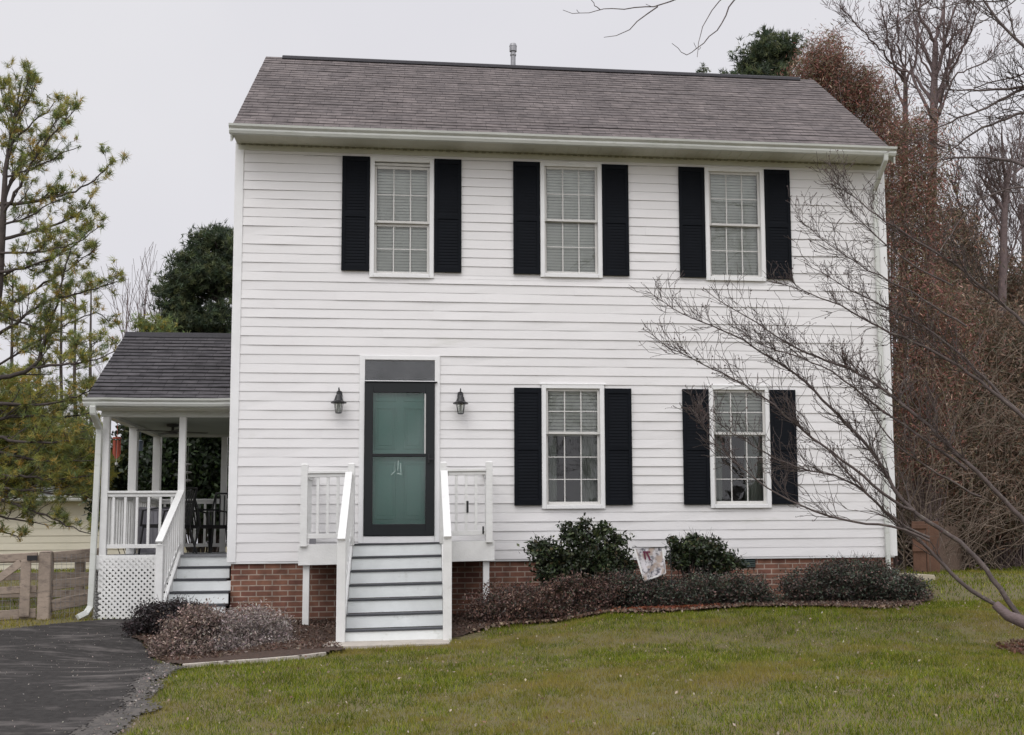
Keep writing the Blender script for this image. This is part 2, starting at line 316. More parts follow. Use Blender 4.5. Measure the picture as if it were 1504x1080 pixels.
pad.hexa([(-.78,-2.95,PZ-.1),(.62,-2.78,PZ-.1),(.62,-2.3,PZ-.1),(-.75,-2.3,PZ-.1),(-.78,-2.95,PZ+.035),(.62,-2.78,PZ+.035),(.62,-2.3,PZ+.045),(-.75,-2.3,PZ+.035)])
tag(pad.build('stair_pad',M['concrete'],bevel=.01),kind='structure')
ed=MB(); eps=[gpt(u,v) for u,v in ((268,982),(320,978),(380,974),(440,969),(478,964))]
for a,b in zip(eps,eps[1:]): ed.bar((a[0],a[1],a[2]+.02),(b[0],b[1],b[2]+.02),.035,.05)
tag(ed.build('bed_edging',M['concrete'],bevel=.006),'pale concrete edging strip between the left mulch bed and the lawn','edging')
# ---------------------------------------------------------------- house
XL,XR,YB=-2.24,7.02,5.64
ZB,ZT=-.33,5.40
house=empty('house',(2.39,0,ZB),label='two-storey white vinyl-sided house with brown shingle roof, black shutters and teal front door',cat='house')
ZW=[('u',.013,3.55,5.245),('u',2.386,3.60,5.255),('u',4.767,3.60,5.255),('l',2.390,.35,2.075),('l',4.767,.35,2.075)]
WO=.43
opens=[(cx-WO,cx+WO,a,b) for _,cx,a,b in ZW]+[(-.53,.53,-.10,2.46)]
def laps(mb,axis,fixed,sgn,x0,x1,z0,z1,exp=.127,th=.009,holes=(),top=None,nx=14):
    """lap siding: axis 'x' -> wall runs along x at y=fixed facing -y (sgn=-1); axis 'y' -> runs along y at x=fixed facing sgn"""
    def P(s,off,z):
        return (s,fixed+sgn*off,z) if axis=='x' else (fixed+sgn*off,s,z)
    k=0; z=z0
    while z<z1-1e-4:
        zt=min(z+exp,z1)
        bands=sorted({z,zt}|{h[2] for h in holes if z<h[2]<zt}|{h[3] for h in holes if z<h[3]<zt})
        wob=[random.gauss(0,.0009) for _ in range(nx+1)]
        sm=sorted(random.uniform(x0,x1) for _ in range(max(1,int((x1-x0)/3.6))))
        for a,b in zip(bands,bands[1:]):
            mid=(a+b)/2; segs=[(x0,x1)]
            if top is not None:
                l,r=top(b); segs=[(max(x0,l),min(x1,r))]
                if segs[0][0]>=segs[0][1]: segs=[]
            for h in holes:
                if h[2]<mid<h[3]:
                    ns=[]
                    for s0,s1 in segs:
                        if h[1]<=s0 or h[0]>=s1: ns.append((s0,s1)); continue
                        if s0<h[0]: ns.append((s0,h[0]))
                        if h[1]<s1: ns.append((h[1],s1))
                    segs=ns
            for s0,s1 in segs:
                cuts=[s0]+sorted([x for x in np.linspace(x0,x1,nx+1) if s0<x<s1]+[x for x in sm if s0<x<s1])+[s1]
                def off(s,zz):
                    t=(zz-z)/exp; w=np.interp(s,np.linspace(x0,x1,nx+1),wob)
                    return th*(1.1 if k%2==0 else .72)*(1-t)+w*(1+2*(1-t))+.002
                for c0,c1 in zip(cuts,cuts[1:]):
                    se=.0035*(sum(x<(c0+c1)/2 for x in sm)%2)
                    # face with a small rolled nose at the bottom (a==z)
                    q=[P(c0,off(c0,a)+se,a),P(c1,off(c1,a)+se,a),P(c1,off(c1,b)+se*.3,b),P(c0,off(c0,b)+se*.3,b)]
                    if (axis=='x')!=(sgn<0): q=q[::-1]
                    mb.quad(*q)
                    if a==z:
                        q=[P(c0,-.006,a+.004),P(c1,-.006,a+.004),P(c1,off(c1,a)+se,a),P(c0,off(c0,a)+se,a)]
                        if (axis=='x')!=(sgn<0): q=q[::-1]
                        mb.quad(*q)
        z=zt;k+=1
wall=MB()
laps(wall,'x',0,-1,XL+.09,XR-.09,ZB,ZT,holes=opens,nx=18)
ridge_z,ridge_y,eave_z=7.80,2.82,5.48
slope=(ridge_z-eave_z)/(ridge_y+.45)
gt=lambda z:(0.,YB) if z<5.3 else (max(0,(z-5.3)/(ridge_z-.12-5.3)*ridge_y),min(YB,YB-(z-5.3)/(ridge_z-.12-5.3)*ridge_y))
laps(wall,'y',XL,-1,.09,YB-.09,ZB,7.6,top=gt,nx=4); laps(wall,'y',XR,1,.09,YB-.09,ZB,7.6,top=gt,nx=4)
wall.quad((XR,YB,ZB),(XL,YB,ZB),(XL,YB,ZT),(XR,YB,ZT))
for xx_ in (XL+.001,XR-.001):
    pg=[(xx_,0,5.1),(xx_,YB,5.1),(xx_,YB,5.42),(xx_,ridge_y,ridge_z-.09),(xx_,0,5.42)]; wall.poly(pg if xx_>0 else pg[::-1])
wo_=wall.build('wall',M['siding'],house,merge=False)
# corner boards, starter strip
cb=MB()
cb.box(XL-.012,XL+.095,-.022,.0,ZB-.01,ZT); cb.box(XL-.022,XL-.001,-.012,.1,ZB-.01,ZT+.0)
cb.build('corner_board',M['trim'],house,bevel=.003)
cb=MB(); cb.box(XR-.095,XR+.012,-.022,.0,ZB-.01,ZT); cb.box(XR+.001,XR+.022,-.012,.1,ZB-.01,ZT)
cb.build('corner_board',M['trim'],house,bevel=.003)
st=MB(); st.box(XL+.02,XR-.02,-.008,.0,ZB-.028,ZB); st.build('starter_strip',M['trim'],house)
fd=MB(); fd.box(XL+.03,XR-.03,.03,YB-.03,-1.7,ZB-.004); fd.build('foundation',M['brick'],house)
# crawl-space vent
def vent(u0,u1,v0,v1):
    a=at(u0,v1,.0);b=at(u1,v0,.0); m=MB(); x0,x1,z0,z1=a[0],b[0],a[2],b[2]
    m.box(x0,x1,.018,.028,z0,z1); 
    for k in range(5):
        zz=z0+(k+.5)*(z1-z0)/5; m.bar((x0+.01,.012,zz),(x1-.01,.012,zz),.02,.008,(0,.5,1))
    m.build('crawl_vent',mat('vent_green',(.035,.055,.05),.6),house)
vent(1084,1110,820,834)
# main roof: lapped shingle courses
def roof_slope(name,m,parent,x0,x1,y0,z0,y1,z1,exp=.14,th=.008,ex=0,under=None,seg=1.0):
    L=math.hypot(y1-y0,z1-z0); uy,uz=(y1-y0)/L,(z1-z0)/L; ny,nz=-uz*(1 if uy>0 else -1),abs(uy)
    mb=MB(); n=int(round(L/exp)); e=L/n
    xs=np.linspace(x0,x1,max(2,int((x1-x0)/seg)+1))
    for k in range(n):
        wb=[random.gauss(0,.0018) for _ in xs]; wz=[random.gauss(0,.004) for _ in xs]
        for i in range(len(xs)-1):
            def Q(j,s,t): 
                s=s+(wz[j] if t>.005 else 0)
                return (xs[j],y0+uy*s+ny*(t+wb[j]),z0+uz*s+nz*(t+wb[j]))
            a,b_,c,d=Q(i,k*e,th),Q(i+1,k*e,th),Q(i+1,(k+1)*e,.002),Q(i,(k+1)*e,.002)
            uvs=[(xs[i],k*.14),(xs[i+1],k*.14),(xs[i+1],(k+1)*.14-.001),(xs[i],(k+1)*.14-.001)]
            f=[a,b_,c,d]
            lo=[Q(i,k*e,-.002),Q(i+1,k*e,-.002),b_,a]
            if uy<0: f=f[::-1];lo=lo[::-1];uvs=uvs[::-1]
            mb.quad(*f,uv=uvs); mb.quad(*lo,uv=[(xs[i],k*.14)]*4)
    # underside slab
    t=.05
    mb.hexa([(x0,y0,z0-t),(x1,y0,z0-t),(x1,y1,z1-t),(x0,y1,z1-t),(x0,y0,z0-.004),(x1,y0,z0-.004),(x1,y1,z1-.004),(x0,y1,z1-.004)])
    return mb.build(name,m,parent,merge=False)
RX0,RX1=-2.245,6.985
rf=roof_slope('roof',M['shingle'],house,RX0,RX1,-.47,eave_z-.014,ridge_y,ridge_z)
roof_slope('roof',M['shingle'],house,RX0,RX1,2*ridge_y+.47,eave_z-.014,ridge_y,ridge_z)
rv=MB()
rv.hexa([(RX0+.27,ridge_y-.13,ridge_z-.085+.02),(RX1-.27,ridge_y-.13,ridge_z-.085+.02),(RX1-.27,ridge_y+.13,ridge_z-.065),(RX0+.27,ridge_y+.13,ridge_z-.065),
 (RX0+.27,ridge_y-.10,ridge_z-.01),(RX1-.27,ridge_y-.10,ridge_z-.01),(RX1-.27,ridge_y+.10,ridge_z-.01),(RX0+.27,ridge_y+.10,ridge_z-.01)])
rv.hexa([(RX0+.27,ridge_y-.10,ridge_z-.01),(RX1-.27,ridge_y-.10,ridge_z-.01),(RX1-.27,ridge_y+.10,ridge_z-.01),(RX0+.27,ridge_y+.10,ridge_z-.01),
 (RX0+.27,ridge_y-.01,ridge_z+.035),(RX1-.27,ridge_y-.01,ridge_z+.035),(RX1-.27,ridge_y+.01,ridge_z+.035),(RX0+.27,ridge_y+.01,ridge_z+.035)])
rv.build('ridge_vent',M['ridge'],house)
# rake boards, fascia, soffit, gutter
for sx,x in ((-1,XL),(1,XR)):
    rk=MB()
    for sy in (-1,1):
        ya,yb=(-.42,ridge_y) if sy<0 else (YB+.42,ridge_y)
        rk.hexa([(x+sx*.002,ya,eave_z-.20),(x+sx*.028,ya,eave_z-.20),(x+sx*.028,yb,ridge_z-.24),(x+sx*.002,yb,ridge_z-.24),(x+sx*.002,ya,eave_z-.045),(x+sx*.028,ya,eave_z-.045),(x+sx*.028,yb,ridge_z-.07),(x+sx*.002,yb,ridge_z-.07)])
    rk.build('rake_board',M['gutter'],house)
so=MB(); so.box(XL-.0,XR+.0,-.43,-.023,5.385,5.40)
for k in range(60):
    x=XL+.05+k*(XR-XL-.1)/59; so.box(x,x+.012,-.42,-.03,5.379,5.3849)
so.build('soffit',M['soffit'],house)
sv_=MB(); sv_.box(XL+.05,XR-.05,-.0365,-.0335,5.374,5.3843)
for k in range(92):
    x=XL+.06+k*.1; sv_.box(x,x+.055,-.045,-.0235,5.366+.004*math.sin(k*1.3),5.3845)
sv_.build('soffit_gap_shadows',mat('vent_shadow',(.30,.30,.25),.8),house)  # darker dashes paint the shaded gaps where the soffit panels end
fr=MB(); fr.box(XL+.02,XR-.02,-.0225,.0,5.30,5.3845); fr.build('frieze_board',M['soffit'],house)
fa=MB(); fa.box(XL,XR,-.452,-.431,5.372,5.47); fa.build('fascia',M['gutter'],house)
def gutter(x0,x1,yb,zt,parent,s=1.,name='gutter'):
    # K-style profile (y outwards negative)
    pr=[(0,-.0),(0,-.115),(-.065,-.115),(-.085,-.08),(-.082,-.055),(-.118,-.028),(-.125,0),(-.113,0),(-.113,-.02),(-.076,-.05),(-.078,-.08),(-.062,-.107),(-.008,-.107),(-.008,0)]
    m=MB(); P=[(yb+a*s,zt+b*s) for a,b in pr]; n=len(P)
    xs=np.linspace(x0,x1,9); sag=[random.gauss(0,.0035) for _ in xs]
    for j in range(8):
        for k in range(n):
            k2=(k+1)%n
            m.quad((xs[j],P[k][0],P[k][1]+sag[j]),(xs[j],P[k2][0],P[k2][1]+sag[j]),(xs[j+1],P[k2][0],P[k2][1]+sag[j+1]),(xs[j+1],P[k][0],P[k][1]+sag[j+1]))
    for x,f,sg in ((x0,1,sag[0]),(x1,-1,sag[-1])): m.poly([(x,p[0],p[1]+sg) for p in P[:7]][::f])
    return m.build(name,M['gutter'],parent)
gutter(XL-.03,XR-.0,-.453,5.475,house)
def downspout(path,parent,wd=.062,dp=.05):
    m=MB()
    for a,b in zip(path,path[1:]):
        a=Vector(a);b=Vector(b);d=(b-a).normalized()*.008
        m.bar(a-d,b+d,wd,dp,(0,-1,.001) if abs(d.z)>.001 else (0,0,1))
    return m.build('downspout',M['gutter'],parent,bevel=.006)
downspout([(6.87,-.52,5.40),(6.87,-.50,5.30),(6.86,-.06,4.98),(6.87,-.055,4.9),(6.88,-.055,-.52),(6.90,-.10,-.62),(6.93,-.24,-.70)],house)
# vent pipe
vp=MB(); bx=at(754,90,3.1); vp.lathe((bx[0],3.15,0),[(.042,7.4),(.042,8.24)],14)
vo=vp.build('vent_pipe',M['metal'],house,smooth=True)
vc=MB(); vc.lathe((bx[0],3.15,0),[(.045,8.20),(.062,8.21),(.062,8.30),(.066,8.30),(.05,8.345),(.0,8.35)],14); vc.lathe((bx[0],3.15,0),[(.047,8.13),(.052,8.14),(.052,8.16),(.047,8.17)],14); vc.build('cap',M['metal'],vo,smooth=False)
# ---- windows
def window(kind,cx,z0,z1,first=False):
    x0,x1=cx-WO,cx+WO; c=MB(); cw=.05
    yo=-.034
    c.box(x0-.012,x0+cw,yo,.06,z0,z1); c.box(x1-cw,x1+.012,yo,.06,z0,z1); c.box(x0+cw,x1-cw,yo,.06,z1-cw,z1); c.box(x0+cw,x1-cw,yo-.012,.06,z0,z0+.055)
    c.box(x0-.03,x1+.03,yo-.004,-.003,z1+.0005,z1+.022)
    w_=c.build('window',M['trim'],house,bevel=.004)
    xi0,xi1=x0+cw,x1-cw; zi0,zi1=z0+.055,z1-cw
    zm=(zi0+zi1)/2 if kind=='u' else z1-.67
    def sash(za,zb,yf,rows,nm='sash',topbar=.035,botbar=.035,drop=0):
        s=MB(); b=.034
        s.box(xi0,xi0+b,yf,yf+.03,za,zb); s.box(xi1-b,xi1,yf,yf+.03,za,zb); s.box(xi0+b,xi1-b,yf,yf+.03,zb-topbar,zb); s.box(xi0+b,xi1-b,yf,yf+.03,za,za+botbar)
        o=s.build(nm,M['sash'],w_,bevel=.003)
        gl=MB(); ga,gb=za+botbar,zb-topbar; gl.quad((xi0+b,yf+.012,ga),(xi1-b,yf+.012,ga),(xi1-b,yf+.012,gb),(xi0+b,yf+.012,gb)); gl.build('pane',M['glass'],w_)
        mu=MB(); wd=.0075
        for i in (1,2):
            x=xi0+b+(xi1-xi0-2*b)*i/3; mu.box(x-wd,x+wd,yf+.004,yf+.011,ga,gb)
        for i in range(1,rows):
            zz=ga+(gb-ga)*i/rows; mu.box(xi0+b,xi1-b,yf+.0055,yf+.0095,zz-wd*.8,zz+wd*.8)
        mu.build('muntins',M['sash'],w_)
    d=.055 if first else 0
    if first:
        hb=MB(); hb.box(xi0,xi1,.002,.032,zi1-.05,zi1-.015); hb.build('sash_track',M['sash'],w_)
    sash(zm-.018-d,zi1-(.05+.012 if first else .0),.004,2)
    sash(zi0,zm+.018-d*.0-(.0 if not first else .09),.040,2 if kind=='u' else 3,topbar=.04,botbar=.045)
    # blind
    bl=MB(); bz0=zi0+.03 if kind=='u' else zm-.03
    zz=zi1-.06
    while zz>bz0:
        s=.0205; bl.hexa([(xi0+.02,.098,zz-s),(xi1-.02,.098,zz-s),(xi1-.02,.110,zz+s-.002),(xi0+.02,.110,zz+s-.002),(xi0+.02,.0995,zz-s+.002),(xi1-.02,.0995,zz-s+.002),(xi1-.02,.1115,zz+s),(xi0+.02,.1115,zz+s)])
        zz-=.042 if kind=='u' else .048
    bl.box(xi0+.01,xi1-.01,.08,.13,zi1-.05,zi1)
    bl.build('blind',M['blind'],w_,merge=False)
    if kind=='l':
        for s,(a,b) in enumerate(((xi0-.05,xi0+.17),(xi1-.25,xi1+.05))):
            cu=MB(); n=24; pr=[(a+(b-a)*k/n,.2+.018*math.sin(k*1.7+s)+.01*math.sin(k*.9)) for k in range(n+1)]
            for p,q in zip(pr,pr[1:]): cu.quad((p[0],p[1],zi0-.1),(q[0],q[1],zi0-.1),(q[0],q[1],zi1),(p[0],p[1],zi1))
            cu.build('curtain',M['curtain'],w_,smooth=True)
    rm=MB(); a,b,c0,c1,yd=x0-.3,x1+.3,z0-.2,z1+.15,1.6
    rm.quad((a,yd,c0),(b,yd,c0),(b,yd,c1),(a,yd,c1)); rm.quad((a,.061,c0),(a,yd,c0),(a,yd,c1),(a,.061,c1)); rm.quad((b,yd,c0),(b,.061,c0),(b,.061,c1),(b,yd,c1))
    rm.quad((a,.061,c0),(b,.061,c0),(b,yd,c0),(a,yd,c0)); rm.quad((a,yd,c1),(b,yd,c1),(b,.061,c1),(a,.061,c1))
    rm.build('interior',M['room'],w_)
for i,(k,cx,a,b) in enumerate(ZW): window(k,cx,a,b,first=(i==0))
# ---- shutters
def shutter(x0,x1,z0,z1):
    m=MB(); y1_,y0_=-.005-.012,-.046; b=.045
    m.box(x0,x0+b,y0_,y1_,z0,z1); m.box(x1-b,x1,y0_,y1_,z0,z1)
    zm=(z0+z1)/2-.02
    for a,c in ((z0,z0+.07),(zm-.03,zm+.03),(z1-.07,z1)): m.box(x0+b,x1-b,y0_,y1_,a,c)
    m.box(x0+b,x1-b,-.030,y1_,z0+.07,z1-.07)
    for a,c in ((z0+.07,zm-.03),(zm+.03,z1-.07)):
        n=int((c-a)/.042)
        for k in range(n):
            zz=a+(k+.5)*(c-a)/n; m.hexa([(x0+b,-.0385,zz-.02),(x1-b,-.0385,zz-.02),(x1-b,-.032,zz+.019),(x0+b,-.032,zz+.019),(x0+b,-.037,zz-.017),(x1-b,-.037,zz-.017),(x1-b,-.0305,zz+.022),(x0+b,-.0305,zz+.022)])
    return m.build('shutter',M['shutter'],house,merge=False)
for k,cx,a,b in ZW:
    za,zb=(3.638,5.253) if k=='u' else (.401,2.030)
    shutter(cx-.823,cx-.823+.377,za,zb); shutter(cx+.823-.377,cx+.823,za,zb)
# ---- door
dc=MB(); dc.box(-.545,-.475,-.036,.05,-.10,2.46); dc.box(.475,.545,-.036,.05,-.10,2.46); dc.box(-.475,.475,-.036,.05,2.40,2.46); dc.box(-.475,.475,-.03,.05,2.09,2.115); dc.box(-.475,.475,-.05,.05,-.10,-.008)
door=dc.build('front_door',M['trim'],house,bevel=.004)
dd=MB(); 
dl=MB(); dl.box(-.44,.44,.085,.12,.02,2.08)
for (a,b,c,d) in ((-.34,-.05,1.18,1.76),(.05,.34,1.18,1.76),(-.34,-.05,.22,1.0),(.05,.34,.22,1.0),(-.34,-.05,1.84,2.0),(.05,.34,1.84,2.0)):
    for x0,x1,z0,z1 in ((a,b,c,c+.022),(a,b,d-.022,d),(a,a+.022,c+.022,d-.022),(b-.022,b,c+.022,d-.022)): dl.box(x0,x1,.066,.0849,z0,z1)
    dl.box(a+.05,b-.05,.077,.0849,c+.05,d-.05)
dl.build('inner_door',M['teal'],door,bevel=.003)
jm=MB(); jm.box(-.475,-.44,.0505,.16,-.0,2.09); jm.box(.44,.475,.0505,.16,0,2.09); jm.box(-.475,.475,.121,.16,-.1,2.4); jm.build('jamb',M['trim'],door)
sdm=MB(); y0,y1=-.062,-.0365
sdm.box(-.475,-.36,y0,y1,.0,2.085); sdm.box(.355,.475,y0,y1,.0,2.085); sdm.box(-.36,.355,y0,y1,1.945,2.085); sdm.box(-.36,.355,y0,y1,0,.155); sdm.box(-.36,.355,y0,y1,1.065,1.11)
sdm.box(-.475,.51,y0-.012,y1,2.0855,2.10)
sto=sdm.build('storm_door',M['doorframe'],door,bevel=.005)
sg=MB(); sg.quad((-.36,-.048,.155),(.355,-.048,.155),(.355,-.048,1.065),(-.36,-.048,1.065)); sg.build('pane',M['stormglass'],sto)
sg=MB(); sg.quad((-.36,-.045,1.11),(.355,-.045,1.11),(.355,-.045,1.945),(-.36,-.045,1.945)); sg.build('pane',M['stormglass'],sto)
sg=MB(); sg.box(.335,.3545,-.056,-.05,1.11,1.93); sg.build('glass_channel',M['pale'],sto)
hd=MB(); hd.box(.385,.405,-.10,-.0625,.98,1.10); hd.bar((.395,-.105,1.03),(.47,-.105,1.03),.012,.018); hd.build('handle',M['blackmetal'],sto,bevel=.003)
km=MB()
for (a,b) in (((-.06,.0),(-.06,.13)),((-.02,.02),(-.015,.16)),((.02,-.01),(.015,.12)),((-.11,-.04),(-.05,.02)),((-.03,-.02),(.04,-.03))): km.bar((a[0],-.0505,.86+a[1]),(b[0],-.0505,.86+b[1]),.004,.010)
km.build('decal',mat('etched',(.34,.44,.40),.6),sto)  # thin pale bars just in front of the lower pane
tg=MB(); tg.quad((-.475,-.01,2.115),(.475,-.01,2.115),(.475,-.01,2.40),(-.475,-.01,2.40)); tg.build('transom_pane',M['stormglass'],door)
tb=MB(); tb.box(-.475,.475,.03,.045,2.1155,2.3995); tb.build('transom_shade',mat('transom_shade',(.22,.22,.235),.8,.3,4),door)
# ---- lanterns
def lantern(x):
    y=-.15
    b=MB(); b.lathe((x,y,0),[(.0,2.0),(.007,1.995),(.008,1.96),(.014,1.95),(.009,1.94),(.012,1.91),(.032,1.90),(.046,1.875),(.058,1.835),(.066,1.82),(.098,1.802),(.106,1.794),(.104,1.784),(.07,1.780),(.0,1.782)],14)
    for k in range(6):
        a=k*math.pi/3+.3; b.bar((x+.062*math.cos(a),y+.062*math.sin(a),1.785),(x+.040*math.cos(a),y+.040*math.sin(a),1.655),.006,.006)
    b.lathe((x,y,0),[(.0,1.660),(.042,1.658),(.044,1.650),(.03,1.644),(.0,1.640)],12)
    b.tube([(x,y,1.975),(x,-.10,2.0),(x,-.06,1.975),(x,-.03,1.90)],.008,6)
    b.lathe((x,-.026,0),[(.0,1.975),(.035,1.96),(.045,1.90),(.035,1.84),(.0,1.825)],12,sx=1,sy=.28)
    o=b.build('wall_lantern',M['blackmetal'],house)
    gmb=MB(); gmb.lathe((x,y,0),[(.056,1.782),(.037,1.66)],6); gmb.build('lantern_glass',M['glass'],o)
    bu=MB(); bu.lathe((x,y,0),[(.0,1.69),(.010,1.692),(.010,1.735),(.014,1.75),(.008,1.775),(0,1.785)],8); bu.build('bulb',M['pale'],o)
lantern(-.815); lantern(.825)
# ---------------------------------------------------------------- front steps (landing, rails, stairs)
ST=empty('front_steps',(0,-1.2,-1.2),label='white painted wooden front steps with landing and railings below the storm door',cat='steps')
tilt=.0141
def T(p): return (p[0],p[1],p[2]+tilt*p[0])
class TM(MB):
    def build(s,*a,**k):
        s.v=[T(v) for v in s.v]; return MB.build(s,*a,**k)
zl=-.097; yl=.95; r_=.163; t_=.241
d=TM(); 
for k in range(7): d.box(-1.2,1.2,-yl+k*.135+.0,-yl+k*.135+.1345,zl-.03,zl)
d.build('landing_deck',M['tread'],ST)
for bb in ((-1.235,-.66,-1.0,-.962,zl-.255,zl+.004),(.66,1.235,-1.0,-.962,zl-.255,zl+.004),(-1.235,-1.2,-.9615,-.03,zl-.25,zl),(1.2,1.235,-.9615,-.03,zl-.25,zl)):
    d=TM(); d.box(*bb); d.build('rim_board',M['paint'],ST,bevel=.004)
for x in (-1.14,1.13):
    d=TM(); d.box(x-.04,x+.04,-.94,-.86,G(x,-1)-.1-tilt*x,zl-.03); d.build('support_post',M['paint'],ST,bevel=.004)
for x in (-1.17,-.585,.575,1.165):
    d=TM(); d.box(x-.043,x+.043,-1.045,-.9605 if abs(x)<1 else -.9605,zl-.02,.915)
    d.hexa([(x-.043,-1.045,.915),(x+.043,-1.045,.915),(x+.043,-.9605,.915),(x-.043,-.9605,.915),(x-.03,-1.03,.93),(x+.03,-1.03,.93),(x+.03,-.975,.93),(x-.03,-.975,.93)])
    d.build('rail_post',M['paint'],ST,bevel=.003)
for s in (-1,1):
    xa,xb=(-1.127,-.628) if s<0 else (.618,1.122)
    d=TM(); d.box(xa,xb,-1.03,-.985,.755,.80); d.box(xa,xb,-1.05,-.955,.8005,.835); d.build('top_rail',M['paint'],ST,bevel=.003)
    d=TM(); d.box(xa,xb,-1.025,-.985,-.02,.04); d.build('bottom_rail',M['paint'],ST,bevel=.003)
    for k in range(3):
        x=xa+(k+1)*(xb-xa)/4; d=TM(); d.box(x-.018,x+.018,-1.022,-.988,.0405,.7545); d.build('baluster',M['paint'],ST,bevel=.002)
    xo=1.17*s
    d=TM(); d.box(xo-.022,xo+.022,-.96,-.03,.755,.80); d.box(xo-.045,xo+.045,-.96,-.03,.8005,.835); d.build('top_rail',M['paint'],ST,bevel=.003)
    d=TM(); d.box(xo-.02,xo+.02,-.96,-.03,-.02,.04); d.build('bottom_rail',M['paint'],ST,bevel=.003)
    for k in range(6):
        y=-.96+(k+1)*.93/7; d=TM(); d.box(xo-.017,xo+.017,y-.018,y+.018,.0405,.7545); d.build('baluster',M['paint'],ST,bevel=.002)
# stair flight
for k in range(7):
    yy=-(yl+k*t_); zt=zl-k*r_; d=TM(); zb=zt-r_ if k<6 else zt-.26
    d.box(-.56,.555,yy-.018,yy-.0,zb+.004,zt-.021); d.build('riser',M['riser'],ST,bevel=.002)
    if k<7:
        d=TM(); d.box(-.56,.555,yy-.034,yy+(t_-.02 if k>0 else .0),zt-.020,zt); d.build('tread',M['tread'],ST,bevel=.003)
for s in (-1,1):
    xs=-.582 if s<0 else .577
    ya,yb=-(yl),-(yl+6*t_+.05); d=TM(); x0,x1=xs-.02,xs+.02
    yfoot=yb; zf=G(xs,yb)-tilt*xs-.03
    pr=[(ya-.0,zl+.03),(ya,zl-.30),(ya-.0,zl-.45),(yb+.35,zf),(yb,zf),(yb,zl-6*r_+.06)]
    # stringer plate
    L1=[(x0,p[0],p[1]) for p in pr]; L2=[(x1,p[0],p[1]) for p in pr]
    d.poly(L1); d.poly(L2[::-1])
    for i in range(len(pr)):
        j=(i+1)%len(pr); d.quad(L1[j],L1[i],L2[i],L2[j])
    d.build('stringer',M['paint'],ST)
    yn=-(yl+6*t_+.06); xn=-.605 if s<0 else .60
    d=TM(); d.box(xn-.05,xn+.05,yn-.05,yn+.04,zf-.02,-.065); d.build('newel_post',M['paint'],ST,bevel=.004)
    xr0,xr1=(-.615,-.60) if s<0 else (.60,.60)
    d=TM(); d.bar((xr0 if s<0 else .585,-1.047,.80),(xn,yn-.07,-.045),.09,.035); d.build('handrail',M['paint'],ST,bevel=.003)
    d=TM(); 
    a=Vector((xr1 if s<0 else .59,-1.047,-.0));b=Vector((xn,yn+.04,-.88)); d.bar(a,b,.036,.06); d.build('bottom_rail',M['paint'],ST,bevel=.002)
    for k in range(9):
        f=(k+.6)/9.4; y=-1.05+(yn+.04+1.05)*f; xx=(-.603 if s<0 else .59); d=TM(); d.box(xx-.017,xx+.017,y-.017,y+.017,-.88*f-.0+.02,.78-.84*f-.0); d.build('baluster',M['paint'],ST,bevel=.002)
d=TM(); d.box(.872,.90,-1.04,-1.0225,.27,.42); d.build('latch_plate',M['blackmetal'],ST,bevel=.003)
d=TM(); d.tube([(1.085,-1.04,.0),(1.085,-1.07,.03),(1.085,-1.06,.09)],.012,6); d.build('hose_hook',M['blackmetal'],ST)
d=TM(); d.box(-1.11,-1.03,-.90,-.86,-.085,-.01); d.build('outlet_box',M['binm'],ST,bevel=.004)
# ---------------------------------------------------------------- side porch
PX0,PX1,PY0,PY1,PZ0=-4.07,XL-.03,.6,3.88,-.235
PO=empty('side_porch',(-3.15,2.2,-1.1),label='covered side porch with white posts, lattice skirt and small grey shingle roof',cat='porch')
d=MB()
for k in range(24): d.box(PX0,PX1,PY0+k*.137,PY0+k*.137+.132,PZ0-.03,PZ0)
d.build('deck_floor',M['deck'],PO)
d=MB(); d.box(PX0-.01,-3.02,PY0-.03,PY0-.004,PZ0-.19,PZ0-.0); d.box(PX0-.035,PX0-.012,PY0-.03,PY1,PZ0-.19,PZ0); d.box(PX0,PX1,PY1,PY1+.03,PZ0-.19,PZ0); d.build('rim_board',M['paint'],PO,bevel=.003)
PT=1.66
for (x,y,w_) in ((-4.0,.62,.045),(-2.985,.62,.045),(-4.0,2.2,.06),(-4.0,3.83,.06),(-2.93,3.83,.045)):
    d=MB(); d.box(x-w_,x+w_,y-w_,y+w_,PZ0-(.5 if y<1 else 0),PT); d.build('porch_post',M['paint'],PO,bevel=.005)
for (a,b) in (((-3.955,.62),(-3.03,.62)),((-4.0,.67),(-4.0,2.13)),((-4.0,2.27),(-4.0,3.76)),((-3.94,3.83),(-2.98,3.83)),((-2.88,3.83),(-2.30,3.83))):
    d=MB(); d.bar((*a,.585),(*b,.585),.05,.05); d.bar((*a,.625),(*b,.625),.1,.03); d.build('top_rail',M['paint'],PO,bevel=.003)
    d=MB(); d.bar((*a,-.115),(*b,-.115),.04,.055); d.build('bottom_rail',M['paint'],PO,bevel=.003)
    L=math.dist(a,b); n=max(2,int(L/.145))
    for k in range(n):
        f=(k+.5)/n; x=a[0]+(b[0]-a[0])*f; y=a[1]+(b[1]-a[1])*f; d=MB(); d.box(x-.017,x+.017,y-.017,y+.017,-.0875,.559); d.build('baluster',M['paint'],PO,bevel=.002)
